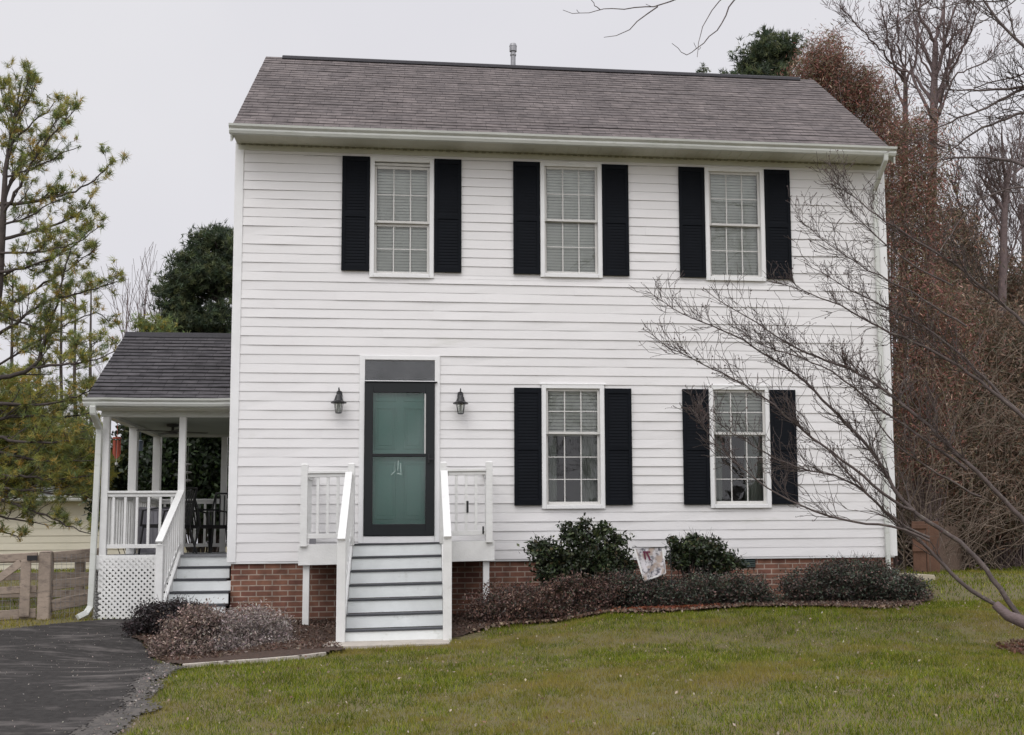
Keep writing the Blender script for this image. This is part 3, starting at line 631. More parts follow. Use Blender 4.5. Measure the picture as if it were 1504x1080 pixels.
# roof of the porch
ey,ez,ry,rz=.18,1.87,2.22,3.09; px0,px1=-4.17,XL-.03
roof_slope('roof',M['shingleg'],PO,px0,px1,ey,ez,ry,rz,exp=.125,th=.014,seg=.5)
roof_slope('roof',M['shingleg'],PO,px0,px1,2*ry-ey,ez,ry,rz,exp=.125,th=.014,seg=.5)
d=MB(); d.hexa([(px0,ry-.12,rz-.06),(px1,ry-.12,rz-.06),(px1,ry+.12,rz-.06),(px0,ry+.12,rz-.06),(px0,ry-.01,rz+.035),(px1,ry-.01,rz+.035),(px1,ry+.01,rz+.035),(px0,ry+.01,rz+.035)]); d.build('ridge_cap',M['ridge'],PO)
gutter(px0-.02,px1,ey+.005,ez-.005,PO,.9)
d=MB(); d.box(PX0-.0,PX1,.575,.665,PT,1.80); d.box(PX0,PX0+.11,.666,3.79,PT,1.80); d.box(PX0,PX1,3.79,3.88,PT,1.80); d.box(px0+.03,px1,ey+.01,ey+.03,1.745,1.865); d.build('beam',M['gutter'],PO,bevel=.003)
d=MB(); d.box(px0+.03,px1,ey+.03,.575,1.74,1.752); d.build('soffit',M['soffit'],PO)
d=MB(); d.box(PX0+.11,PX1,.666,3.789,1.70,1.712)
for k in range(22): d.box(PX0+.11,PX1,.70+k*.14,.704+k*.14,1.697,1.6999)
d.build('ceiling',M['ceil'],PO)
d=MB(); ga_=[(ey+.06,1.83),(ry,rz-.06),(2*ry-ey-.06,1.83)]; d.poly([(px0+.04,*q) for q in ga_]); d.poly([(px0+.07,*q) for q in ga_][::-1]); d.box(px0+.03,px0+.08,ey+.06,2*ry-ey-.06,1.80,1.829); d.build('gable_panel',M['gutter'],PO)
cl_=MB(); cx_,cy_=-3.4,2.0; cl_.lathe((cx_,cy_,0),[(0.0,1.696),(.09,1.696),(.09,1.66),(.02,1.65),(.02,1.60),(.07,1.59),(.07,1.55),(0,1.545)],12)
for k in range(4):
    a=k*math.pi/2+.5; cl_.bar((cx_+.08*math.cos(a),cy_+.08*math.sin(a),1.585),(cx_+.52*math.cos(a),cy_+.52*math.sin(a),1.585),.11,.008)
cl_.build('ceiling_fan',mat('fan_dark',(.06,.06,.055),.6),PO)
downspout([(-4.06,.10,1.75),(-4.06,.12,1.66),(-4.08,.53,1.50),(-4.08,.545,1.42),(-4.12,.545,-.92),(-4.16,.50,-1.0),(-4.24,.40,-1.05)],PO,.075,.06)
# lattice
def lattice(x0,x1,z0,z1,y,name='lattice',parent=None,axis='x'):
    m=MB(); sp=.076; w=.030; H=z1-z0; W=x1-x0
    def P(a,b_,yy): return (a,yy,b_) if axis=='x' else (yy,a,b_)
    for dirn in (1,-1):
        yy=y if dirn==1 else y-.007
        c=-H
        while c<W+H:
            # line x = x0+c + dirn*(z-z0) ; clip
            zA,zB=z0,z1
            f=lambda z:(x0+c+(z-z0)) if dirn==1 else (x0+c-(z-z0)+0)
            pts=[]
            t0,t1=0,H
            if dirn==1: t0=max(t0,-c); t1=min(t1,W-c)
            else: t0=max(t0,c-W); t1=min(t1,c)
            if t1-t0>.02:
                xa=x0+c+dirn*t0; xb=x0+c+dirn*t1; za=z0+t0; zb=z0+t1; h=w*.7071/1
                q=[(xa-h/2,za+dirn*h/2),(xa+h/2,za-dirn*h/2),(xb+h/2,zb-dirn*h/2),(xb-h/2,zb+dirn*h/2)]
                A=[P(a,b_,yy) for a,b_ in q]; B=[P(a,b_,yy-.006) for a,b_ in q]
                m.hexa(A+B)
            c+=sp
    return m.build(name,M['paint'],parent,merge=False)
zb_=G(-3.5,.6)-.02
lattice(-4.02,-3.06,zb_,PZ0-.03,PY0-.034,parent=PO)
lattice(.62,3.85,zb_,PZ0-.195,PX0-.02,parent=PO,axis='y')
d=MB(); d.box(PX0+.1,PX1,1.3,1.35,-1.6,PZ0-.04); d.build('skirt_back',M['dark'],PO)  # added dark sheet: its colour supplies the shade behind the lattice
# porch steps
for k in range(1,6):
    zt=PZ0-k*.158; yy=PY0-.02-(k-1)*.235
    xe=XL-.035 if yy>.2 else XL+.028; d=MB(); d.box(-2.96,xe,yy-.018+.0,yy,zt+.0,zt+.127); d.build('riser',M['riser'],PO)
    d=MB(); d.box(-2.96,xe,yy-.26,yy+.0,zt-.03,zt-.001); d.build('tread',M['tread'],PO)
d=MB(); d.box(-2.96,XL-.035,PY0-.06,PY0-.0,PZ0-.03,PZ0+.001); d.build('tread',M['deck'],PO)
zg=G(-3,-.5)
d=MB(); pr=[(PY0-.03,PZ0+.03),(PY0-.03,PZ0-.45),(-.35,zg-.1),(-.62,zg-.1),(-.62,-.98)]
for x in (-3.0,):
    A=[(x,*p) for p in pr];B=[(x+.04,*p) for p in pr]; d.poly(A); d.poly(B[::-1])
    for i in range(5): j=(i+1)%5; d.quad(A[j],A[i],B[i],B[j])
d.build('stringer',M['paint'],PO)
d=MB(); d.box(-3.055,-2.965,-.58,-.49,zg-.1,-.10); d.build('newel_post',M['paint'],PO,bevel=.004)
d=MB(); d.bar((-2.985,.60,.64),(-3.01,-.62,-.065),.09,.035); d.build('handrail',M['paint'],PO,bevel=.003)
d=MB(); d.bar((-2.99,.575,-.08),(-3.0,-.49,-.72),.036,.05); d.build('bottom_rail',M['paint'],PO,bevel=.003)
for k in range(8):
    f=(k+.5)/8; y=.575-1.06*f; d=MB(); d.box(-3.01,-2.975,y-.017,y+.017,-.08-.64*f+.02,.61-.62*f); d.build('baluster',M['paint'],PO,bevel=.002)
# ---------------------------------------------------------------- things on the porch
def patio_chair(loc,rz,label):
    o=empty('patio_chair',loc,label=label,cat='chair',group='patio chairs on the side porch')
    def P(m,name,mt):
        me=m.build(name,mt,None,merge=False); me.parent=o; return me
    a=MB()
    for k in range(7): x=-.2+k*.4/6; a.tube([(x,.22,.42),(x,.26,.65),(x,.33,.92)],.012,5)
    a.tube([(-.24,.21,.40),(-.25,.26,.68),(-.20,.34,.95),(.20,.34,.95),(.25,.26,.68),(.24,.21,.40)],.018,6); P(a,'backrest',M['blackmetal'])
    a=MB(); a.hexa([(-.25,-.25,.38),(.25,-.25,.38),(.23,.22,.38),(-.23,.22,.38),(-.25,-.25,.43),(.25,-.25,.43),(.23,.22,.43),(-.23,.22,.43)]); P(a,'seat',M['wicker'])
    for sx in (-1,1):
        a=MB(); a.tube([(sx*.25,.26,.66),(sx*.29,.0,.66),(sx*.29,-.22,.63),(sx*.27,-.26,.40)],.016,6); P(a,'armrest',M['blackmetal'])
        a=MB(); a.tube([(sx*.24,-.24,.40),(sx*.27,-.28,.0)],.016,6); P(a,'leg',M['blackmetal'])
        a=MB(); a.tube([(sx*.23,.22,.40),(sx*.26,.33,.0)],.016,6); P(a,'leg',M['blackmetal'])
    o.rotation_euler=(0,0,rz); return o
def copy_tree(o,parent=None):
    c=o.copy(); COL.objects.link(c)
    if parent is not None: c.parent=parent
    for ch in list(o.children): copy_tree(ch,c)
    return c
ch=patio_chair((-3.35,1.55,PZ0),-1.9,'black metal patio chair nearest the porch stair handrail, seen side on')
for p,rz,lb in (((-2.75,3.2,PZ0),.15,'black metal patio chair against the back railing, closest to the house corner'),((-3.05,2.75,PZ0),2.3,'black metal patio chair in the middle of the porch seen through the stair opening')):
    c=copy_tree(ch); c.location=p; c.rotation_euler=(0,0,rz); c['label']=lb
d=MB(); x0,x1,y0,y1=-3.95,-3.42,2.4,2.9
d.box(x0,x1,y0,y1,PZ0+.01,.42)
for k in range(9): xx=x0+.02+k*(x1-x0-.04)/8; d.box(xx-.012,xx+.012,y0-.014,y0-.0005,PZ0+.04,.40)
bx_=empty('storage_box',(x0+.26,y0+.25,PZ0),label='tall grey ribbed storage box behind the front railing of the porch',cat='storage box')
b1=d.build('box_body',M['binm'],bx_)
d=MB(); d.box(x0-.03,x1+.03,y0-.03,y1+.02,.421,.47); d.build('lid',M['binm'],bx_,bevel=.01)
wc=empty('wind_chime',(-4.0,1.45,1.3),label='orange-red wind chime hanging from the left edge of the porch roof',cat='wind chime')
cc=at(172,645,1.35); cx_,cz_=cc[0],cc[2]
d=MB(); d.lathe((cx_,1.35,0),[(0,cz_+.03),(.06,cz_+.025),(.06,cz_),(0,cz_)],10); d.tube([(cx_,1.35,cz_+.02),(cx_,1.35,1.70)],.004,4); d.build('cap',M['chime'],wc)
for k in range(6):
    a=k*math.pi/3; d=MB(); d.tube([(cx_+.045*math.cos(a),1.35+.045*math.sin(a),cz_-.02),(cx_+.045*math.cos(a),1.35+.045*math.sin(a),cz_-.22-.03*(k%3))],.011,6); d.build('tube',M['chime'],wc)
d=MB(); d.tube([(cx_,1.35,cz_),(cx_,1.35,cz_-.34)],.003,4); d.lathe((cx_,1.35,0),[(0,cz_-.33),(.02,cz_-.34),(.02,cz_-.37),(0,cz_-.38)],8); d.build('clapper',M['pale'],wc)
q=at(276,682,3.3); sp_=empty('hanging_spinner',(q[0],3.3,q[2]),label='hanging ornament of three pale discs seen through the porch opening',cat='ornament')
for k in range(3):
    d=MB(); zc=q[2]-k*.13; d.lathe((q[0],3.3,0),[(0,zc+.02),(.05,zc+.012),(.07,zc),(.05,zc-.012),(0,zc-.02)],10); d.build('disc',M['pale'],sp_)
d=MB(); d.tube([(q[0],3.3,q[2]-.3),(q[0],3.3,1.70)],.003,4); d.build('cord',M['pale'],sp_)
q=at(206,655,3.2); hl=empty('hanging_lantern',(q[0],3.2,q[2]),label='small grey-blue lantern hanging between the two left porch posts',cat='lantern')
d=MB(); d.lathe((q[0],3.2,0),[(0,q[2]+.1),(.06,q[2]+.07),(.05,q[2]+.06),(.045,q[2]-.07),(.055,q[2]-.08),(0,q[2]-.085)],6); d.tube([(q[0],3.2,q[2]+.09),(q[0],3.2,1.70)],.004,4); d.build('lantern_body',mat('slate',(.09,.11,.14),.5),hl)
# ---------------------------------------------------------------- foliage tools
def jitcol(n,cols,wts=None,amp=.22):
    cols=np.array(cols,float); idx=RNG.choice(len(cols),n,p=wts); c=cols[idx]*(1+amp*(RNG.random((n,1))*2-1)); c*=1+.08*(RNG.random((n,3))*2-1); return np.clip(c,0,1)
def leafmesh(name,C,size,cols,aspect=.5,upbias=0.,drop=0):
    """a rhombus leaf per centre; cols Nx3"""
    n=len(C); a=RNG.normal(size=(n,3)); a[:,2]=a[:,2]*(1-upbias*.5)+upbias; a/=np.linalg.norm(a,axis=1)[:,None]
    b=RNG.normal(size=(n,3)); b-=a*(a*b).sum(1)[:,None]; b/=np.linalg.norm(b,axis=1)[:,None]
    s=(size*(.6+.8*RNG.random(n)))[:,None]
    V=np.stack([C-a*s*.5,C+b*s*aspect*.5,C+a*s*.5,C-b*s*aspect*.5],1).reshape(-1,3)
    return rawmesh(name,V,np.arange(4*n).reshape(n,4),cols=np.repeat(cols,4,0))
class TB:
    """tubes collected as one mesh"""
    def __init__(s): s.V=[];s.F=[];s.n=0
    def add(s,pts,rs,k=4):
        pts=np.asarray(pts,float); rs=np.asarray(rs,float); n=len(pts)
        d=np.gradient(pts,axis=0); d/=np.linalg.norm(d,axis=1)[:,None]+1e-9
        ref=np.array([.3,.9,.2]) if abs(d[0] @ np.array([.3,.9,.2]))<.8 else np.array([.9,.1,.3])
        a=np.cross(d,ref); a/=np.linalg.norm(a,axis=1)[:,None]+1e-9; b=np.cross(d,a)
        th=np.arange(k)*2*np.pi/k
        R=pts[:,None]+(a[:,None]*np.cos(th)[None,:,None]+b[:,None]*np.sin(th)[None,:,None])*rs[:,None,None]
        i=np.arange(n*k).reshape(n,k); j=np.roll(i,-1,1)
        s.F.append((np.stack([i[:-1],j[:-1],j[1:],i[1:]],-1).reshape(-1,4))+s.n); s.V.append(R.reshape(-1,3)); s.n+=n*k
    def mesh(s,name): return rawmesh(name,np.concatenate(s.V),np.concatenate(s.F),smooth=True)
def unit(v): return v/(np.linalg.norm(v)+1e-9)
def grow(tb,p,d,L,r,lvl,up=.12,jit=.16,kids=5,ang=(.45,.9),ratio=(.45,.75),tips=None,flat=None,rmin=.003,seg=6):
    p=np.array(p,float); d=unit(np.array(d,float)); pts=[p.copy()]; ds=[d]
    for i in range(seg):
        d=unit(d+RNG.normal(size=3)*jit+np.array([0,0,up])); 
        if flat is not None: d=unit(d*flat)
        p=p+d*L/seg; pts.append(p.copy()); ds.append(d)
    rs=np.maximum(np.linspace(r,r*.35,seg+1),rmin)
    tb.add(pts,rs,5 if r>.03 else (4 if r>.012 else 3))
    if lvl==0:
        if tips is not None: tips.extend(pts[2:])
        return
    for _ in range(kids):
        i=RNG.integers(max(1,seg//4),seg+1); a=RNG.uniform(*ang); dd=ds[i]; pr=unit(np.cross(dd,RNG.normal(size=3)))
        nd=dd*math.cos(a)+pr*math.sin(a)
        grow(tb,pts[i],nd,L*RNG.uniform(*ratio)*(1-.35*i/seg),rs[i]*.62,lvl-1,up,jit,kids,ang,ratio,tips,flat,rmin,max(3,seg-1))
def limb(tb,pts,r0,r1,tw=.5,twl=.5,lvl=1,up=.15,tips=None,kids=3,k=6,rmin=.003,start=.25,ang=(.5,1.1),wig=.012):
    """smooth traced limb with side twigs"""
    pts=np.array(pts,float); t=np.concatenate([[0],np.cumsum(np.linalg.norm(np.diff(pts,axis=0),axis=1))]); L=t[-1]; n=max(6,int(L/.12))
    s=np.linspace(0,L,n); Q=np.stack([np.interp(s,t,pts[:,c]) for c in range(3)],1)
    for _ in range(2): Q[1:-1]=(Q[:-2]+2*Q[1:-1]+Q[2:])/4
    Q[1:-1]+=RNG.normal(size=Q[1:-1].shape)*wig
    rs=np.linspace(r0,r1,n); tb.add(Q,rs,k)
    m=int(L*tw)
    for _ in range(m):
        f=RNG.uniform(start,1); i=min(n-2,int(f*(n-1))); dd=unit(Q[i+1]-Q[i]); pr=unit(np.cross(dd,RNG.normal(size=3))); a=RNG.uniform(*ang)
        nd=dd*math.cos(a)+pr*math.sin(a); nd[2]+=.25
        grow(tb,Q[i],nd,twl*RNG.uniform(.4,1.1)*(1.15-.6*f),max(rmin,rs[i]*.45),lvl,up,.2,kids,tips=tips,rmin=rmin,seg=5)
    return Q
def tree_obj(name,base,label,cat,group=None): return empty(name,tuple(base),label=label,cat=cat,group=group)
def blobs_clumps(B,n):
    """B: list of (centre, radii); returns clump centres"""
    vol=np.array([b[1][0]*b[1][1]*b[1][2] for b in B])**.67; idx=RNG.choice(len(B),n,p=vol/vol.sum())
    u=RNG.normal(size=(n,3)); u/=np.linalg.norm(u,axis=1)[:,None]; rr=RNG.random(n)**.45
    C=np.array([b[0] for b in B])[idx]; R=np.array([b[1] for b in B])[idx]
    return C+u*R*rr[:,None]
def foliage(name,parent,B,nclump,per,cr,size,cols,wts=None,m='leaf',aspect=.5,upb=0.):
    C=blobs_clumps(B,nclump); sc=RNG.uniform(.6,1.3,nclump)
    tone=1+.75*(RNG.random(nclump)-.5)
    P=np.repeat(C,per,0)+RNG.normal(size=(nclump*per,3))*np.repeat(cr*sc,per)[:,None]*np.array([1,1,.75])
    col=jitcol(len(P),cols,wts)*np.repeat(tone,per)[:,None]
    link(name,leafmesh(name,P,size,np.clip(col,0,1),aspect,upb),M[m],parent); return C
def tufts(name,parent,C,n_needle,ln,cols,wts=None,m='needle',wid=.006,upb=.35):
    """needle bunches radiating from each centre"""
    n=len(C); ax=RNG.normal(size=(n,3))*.6; ax[:,2]+=upb; ax/=np.linalg.norm(ax,axis=1)[:,None]
    K=n_needle; A=np.repeat(ax,K,0)+RNG.normal(size=(n*K,3))*.62; A/=np.linalg.norm(A,axis=1)[:,None]
    c=np.repeat(C,K,0)+RNG.normal(size=(n*K,3))*ln*.12; s=np.cross(A,RNG.normal(size=(n*K,3))); s/=np.linalg.norm(s,axis=1)[:,None]
    l=ln*(.6+.6*RNG.random((n*K,1))); V=np.stack([c-s*wid,c+s*wid,c+A*l],1).reshape(-1,3)
    col=np.repeat(jitcol(n,cols,wts,.25),K,0)*(1+.2*(RNG.random((n*K,1))-.5))
    link(name,rawmesh(name,V,np.arange(3*n*K).reshape(-1,3),cols=np.repeat(np.clip(col,0,1),3,0)),M[m],parent)
def PB(u,v,y,ru,rv,rd):
    c=at(u,v,y); sc=(y-CAM[1])/F; return (c,(ru*sc,rd,rv*sc))
# ---------------------------------------------------------------- foreground bare tree on the lawn (trunk just outside the frame)
def path(P,y0,y1): # photo polyline from the trunk outwards; depth runs y0 -> y1
    n=len(P); return [at(u,v,y0+(y1-y0)*i/(n-1)) for i,(u,v) in enumerate(P)]
tb=TB(); tips=[]
FT=tree_obj('bare_tree',(6.75,-5.5,G(6.75,-5.5)),'leafless grey-barked tree on the right of the lawn, its branches reaching across the house front','tree')
base=np.array([6.75,-5.5,G(6.75,-5.5)-.1])
knot=at(1530,925,-5.5)
tr=TB(); tr.add([base,base+[0,0,.12],(base+knot)/2+[0,0,.05],knot,at(1560,840,-5.5),at(1580,640,-5.5),at(1600,400,-5.5),at(1590,150,-5.4),at(1560,-100,-5.3)],[.17,.13,.115,.11,.10,.09,.08,.06,.04],10)
tr.add([knot,at(1504,914,-5.4),at(1481,905,-5.3),at(1462,888,-5.2)],[.075,.062,.052,.045],8)
link('trunk',tr.mesh('trunk'),M['bark'],FT)
k2=(1462,888)
LB=[ # polyline, y0,y1, r0,r1
 ([k2,(1427,868),(1405,852),(1384,831),(1365,803),(1344,788),(1317,770),(1298,749),(1263,714),(1243,690),(1212,656)],-5.2,-4.6,.032,.010),
 ([(1504,914),(1470,872),(1448,834),(1427,812),(1399,788),(1365,769),(1344,751),(1320,736),(1313,718),(1279,660),(1251,629),(1220,601),(1173,548),(1134,528),(1095,500),(1049,481),(979,450),(948,427)],-5.3,-3.6,.040,.004),
 ([(1344,751),(1319,745),(1290,718),(1243,680),(1212,656),(1173,629),(1158,613),(1127,586),(1088,563),(1057,543),(1006,524),(971,501),(944,483)],-4.9,-3.9,.024,.004),
 ([(1365,790),(1320,769),(1298,749),(1263,714),(1240,700),(1212,695),(1173,687),(1134,672),(1095,648),(1018,598)],-5.0,-4.1,.020,.004),
 ([(1365,795),(1319,771),(1251,769),(1212,757),(1173,742),(1134,722),(1095,695),(1049,652),(1014,598)],-5.1,-4.3,.020,.004),
 ([(1560,840),(1500,760),(1420,680),(1360,622),(1309,582),(1278,559),(1235,536),(1193,524),(1150,501),(1111,473),(1068,450),(1033,423)],-5.4,-3.8,.040,.004),
 ([(1420,690),(1360,645),(1309,613),(1278,590),(1228,547),(1173,524),(1115,508),(1080,480)],-5.0,-4.2,.022,.004),
 ([(1575,690),(1500,610),(1420,545),(1360,510),(1304,485),(1263,466),(1243,450),(1193,434),(1158,419),(1125,412)],-5.4,-4.2,.034,.004),
 ([(1500,610),(1420,530),(1360,480),(1304,454),(1251,427),(1212,403),(1180,385)],-5.2,-4.0,.024,.004),
 ([(1585,560),(1500,470),(1400,385),(1340,350),(1297,323),(1277,307),(1247,283),(1220,263),(1207,247)],-5.4,-4.0,.030,.004),
 ([(1400,420),(1340,390),(1293,353),(1250,310),(1227,280)],-5.0,-4.2,.016,.004),
 ([(1420,480),(1340,430),(1270,395),(1217,360),(1167,317)],-5.0,-4.2,.016,.004),
 ([(1440,730),(1380,700),(1310,650),(1290,620),(1250,560),(1240,520)],-5.2,-5.6,.018,.004),
 ([(1560,150),(1504,126),(1484,131),(1456,133),(1420,133),(1384,131)],-5.3,-6.0,.030,.006),
 ([(1585,110),(1504,128),(1471,146),(1444,160),(1384,184),(1330,215)],-5.3,-6.0,.030,.005),
 ([(1590,130),(1504,166),(1473,176),(1442,187),(1416,204),(1384,231),(1350,260)],-5.3,-5.8,.030,.005),
 ([(1580,60),(1504,112),(1440,122),(1420,140),(1400,152)],-5.3,-4.8,.018,.005),
 ([(1597,330),(1504,270),(1440,290),(1400,335),(1380,370)],-5.4,-5.9,.020,.005),
 ([(1560,-80),(1440,-50),(1364,0),(1333,24),(1300,48)],-5.3,-6.2,.030,.006),
 ([(1560,-40),(1482,2),(1411,4),(1367,13),(1320,12)],-5.3,-6.4,.014,.004),
 ([(1560,-60),(1493,0),(1456,27),(1422,40),(1380,60)],-5.3,-5.8,.012,.004),
 ([(1560,-100),(1400,-150),(1200,-90),(1076,0),(1059,38),(1026,72),(1011,84),(998,76),(987,64)],-5.3,-6.6,.030,.003),
 ([(1200,-90),(1057,0),(1031,36),(1026,67),(1024,84)],-6.,-6.6,.012,.003),
 ([(1400,-150),(1150,-60),(992,0),(966,10),(947,13),(889,11),(881,14),(863,21),(839,24),(827,15)],-5.8,-6.8,.022,.003),
 ([(966,10),(947,13),(937,36),(923,50),(901,57),(887,55)],-6.6,-6.8,.009,.003),
 ([(881,14),(872,6),(866,-5)],-6.7,-6.8,.006,.003),
]
for i,(P,y0,y1,r0,r1) in enumerate(LB):
    over=i>=21
    limb(tb,path(P,y0,y1),r0*.68,r1*.75,tw=(1.2 if over else (17 if i<13 else 8)),twl=(.16 if over else .62),lvl=(0 if over else 1),up=.08 if i<13 else .1,tips=None if over else tips,kids=4,rmin=.0026,start=.3 if i<13 else .2,ang=(.3,.85),wig=.006)
for (hz,th,L_) in ((.22,.2,2.6),(.3,-.9,2.6),(.38,.9,2.8),(.45,-.2,2.6),(.52,1.6,2.2),(.58,-1.3,2.4),(.66,.4,2.2),(.74,-.5,2.),(.82,1.1,1.8),(.9,0.,1.5),(.97,-.9,1.2),(.6,2.2,2.),(.8,2.6,1.6)):
    a=at(1585,840,-5.5)*(1-hz)+at(1570,-60,-5.4)*hz; grow(tb,a,(math.cos(th),math.sin(th),.75),L_,.032*(1.1-.5*hz),2,.06,.1,6,(.3,.8),rmin=.003,seg=9)
link('branches',tb.mesh('branches'),M['limbbark'],FT)
tp=np.array(tips); tp=tp[RNG.random(len(tp))<.30]
link('buds',leafmesh('buds',tp+RNG.normal(size=tp.shape)*.006,.02,jitcol(len(tp),[(.09,.045,.04),(.06,.04,.035)]),.6),M['leaf'],FT)
# ---------------------------------------------------------------- left white pine
YELG=[(.25,.27,.07),(.36,.31,.075),(.17,.21,.085),(.42,.30,.08)]
def pine(name,label,trunk,limbs,nl,ln,cols,wts,wid=.006,tw=7,twl=.5,clden=.5,group=None,nk=11,bark='barkdark',rad=1.,sprd=.35):
    P=[np.array(p) for p in trunk[0]]; o=tree_obj(name,P[0],label,'tree',group)
    t1=TB(); t1.add(P,trunk[1],9); link('trunk',t1.mesh('trunk'),M[bark],o)
    t2=TB(); tips=[]
    for (Q,r0,r1) in limbs: limb(t2,Q,r0,r1,tw=tw,twl=twl,lvl=1,up=.12,tips=tips,kids=3,rmin=.003,start=.12,ang=(.35,.9),wig=.012); tips.extend(Q[-2:])
    link('branches',t2.mesh('branches'),M[bark],o)
    tp=np.array(tips); k=RNG.random(len(tp))<clden; tp=tp[k]
    tufts('needles',o,tp,nk,ln,cols,wts,wid=wid); return o
tk=[at(-45,830,3.2),at(-35,700,3.2),at(-20,560,3.2),at(-2,420,3.2),at(4,330,3.1),at(8,250,3.1),at(20,180,3.1),at(33,112,3.)]
LM=[]
def addl(P,y0,y1,r0=.03,r1=.006): LM.append((path(P,y0,y1),r0,r1))
addl([(0,302),(40,297),(75,290),(107,282),(140,266),(158,245),(166,234)],3.1,2.4)
addl([(2,352),(28,345),(60,336),(100,326),(125,305),(140,282)],3.1,3.7)
addl([(5,315),(20,290),(50,232),(75,200),(95,178),(111,160)],3.1,2.5)
addl([(4,300),(20,255),(52,215),(75,190),(100,145)],3.1,4.)
addl([(22,175),(34,140),(40,112)],3.0,2.6,.015)
addl([(20,185),(12,150),(14,120)],3.1,3.5,.015)
addl([(25,165),(50,140),(52,118)],3.1,3.4,.015)
addl([(8,260),(60,245),(90,225),(118,215)],3.1,3.6,.02)
addl([(4,330),(45,320),(70,300),(95,290)],3.1,2.7,.02)
addl([(-2,400),(40,395),(85,375),(125,350),(140,320)],3.1,3.3,.025)
addl([(8,250),(15,190),(4,150),(2,130)],3.1,3.4,.02)
addl([(10,240),(28,170),(45,140),(48,125)],3.1,2.7,.02)
addl([(15,215),(50,180),(70,165),(80,150)],3.1,3.5,.02)
addl([(0,372),(40,372),(60,370),(110,360),(150,330)],3.1,2.2,.02)
addl([(-10,470),(20,445),(60,420),(110,390),(140,365)],3.2,4.2)
addl([(-15,500),(30,470),(70,440),(120,430),(155,420),(175,412)],3.2,2.3)
addl([(-20,558),(20,552),(55,540),(62,510),(75,470),(85,435),(95,405),(104,365)],3.2,2.6,.04,.008)
addl([(55,540),(75,535),(100,537),(140,530),(172,515)],2.9,2.2,.025)
addl([(-10,540),(60,500),(110,470),(150,455),(165,480)],3.2,3.9,.02)
addl([(-20,590),(50,595),(90,590),(125,578),(145,560)],3.2,2.4,.03)
addl([(-25,620),(40,610),(80,615),(120,610),(150,600)],3.2,4.2,.03)
addl([(-25,640),(40,650),(90,648),(130,645)],3.2,2.0,.03)
addl([(-30,660),(20,670),(80,680),(145,675)],3.2,3.2,.03)
addl([(-30,690),(20,700),(70,705),(130,700)],3.2,2.4,.03)
addl([(-35,700),(0,718),(60,722),(100,725),(145,732)],3.2,2.6,.03)
addl([(-35,720),(0,735),(60,755),(100,772),(138,785)],3.2,2.4,.03)
addl([(-40,740),(0,760),(40,765),(70,772)],3.2,2.9,.025)
addl([(-40,760),(-10,775),(20,785),(30,795)],3.2,2.7,.02)
addl([(-20,420),(30,390),(60,400),(70,400)],3.2,3.4,.02)
addl([(-20,450),(20,470),(50,480),(100,490)],3.2,2.8,.02)
for v0 in range(150,760,38):  # limbs on the side away from the house and to the back
    a=at(-10,v0,3.2); b=RNG.uniform(1.2,2.1); th=RNG.uniform(2.2,5.0); c=a+np.array([math.cos(th)*b*.6,math.sin(th)*b*.9,.25]); LM.append(([a,(a+c)/2+[0,0,-.05],c],.02,.006))
pine('white_pine','tall loose white pine with yellowing needles, at the left edge beside the porch',(tk,[.14,.12,.095,.07,.052,.036,.022,.007]),LM,0,.115,YELG,[.3,.2,.4,.10],wid=.0052,tw=8,twl=.55,clden=.85,nk=15)
# bushy lower pine beside it
BB=[PB(70,660,5.5,75,50,1.),PB(20,600,5.5,60,60,1.),PB(120,690,5.5,45,40,.8),PB(10,690,5.5,50,40,1.)]
o=tree_obj('young_pine',(BB[0][0][0],5.5,G(BB[0][0][0],5.5)),'bushy olive-green young pine between the wooden fence and the neighbouring house','tree')
C=blobs_clumps(BB,3000); tufts('needles',o,C,16,.15,YELG,[.45,.28,.2,.07],wid=.008)
t1=TB(); bs=np.array([BB[0][0][0]-1.9,5.5,G(BB[0][0][0],5.5)-.1]); t1.add([bs,bs+[0,0,1.2],bs+[.1,0,2.4],bs+[.1,0,3.6]],[.11,.09,.06,.02],8); link('trunk',t1.mesh('trunk'),M['barkdark'],o)
t2=TB()
for c in C[::12]: s=bs+[0,0,max(.4,min(3.2,c[2]-bs[2]-.5))]; t2.add([s,(s+c)/2+[0,0,.05],c],[.02,.012,.005],4)
link('branches',t2.mesh('branches'),M['barkdark'],o)
# thin trunks of the wood behind, left
for i,(u,vt,y,lb) in enumerate(((16,395,24,'thin dark-trunked pine of the far wood, leftmost of the row behind the big pine'),(57,440,22,'thin dark-trunked pine of the far wood, second from the left behind the big pine'),(88,400,26,'thin dark-trunked pine of the far wood, middle of the row behind the big pine'),(108,430,23,'thin pine of the far wood standing just left of the porch roof corner'),(131,415,25,'thin tall pine of the far wood showing right above the porch roof edge'))):
    b=at(u,770,y); b[2]=G(b[0],b[1])-.1; top=at(u+3,vt,y)
    tkk=[b,b*.6+top*.4+[.08,0,0],b*.3+top*.7,top]; LL=[]
    for k in range(22):
        f=RNG.uniform(.25,1); s=b*(1-f)+top*f; th=RNG.uniform(0,6.28); L=RNG.uniform(.5,1.3)*(1.2-.7*f); e=s+np.array([math.cos(th)*L,math.sin(th)*L,.35*L]); LL.append(([s,(s+e)/2,e],.02,.006))
    pine('thin_pine',lb,(tkk,[.08,.065,.05,.02]),LL,0,.18,YELG,[.45,.15,.35,.05],wid=.011,tw=5,twl=.5,clden=.6,nk=11,group='thin pines of the far wood')
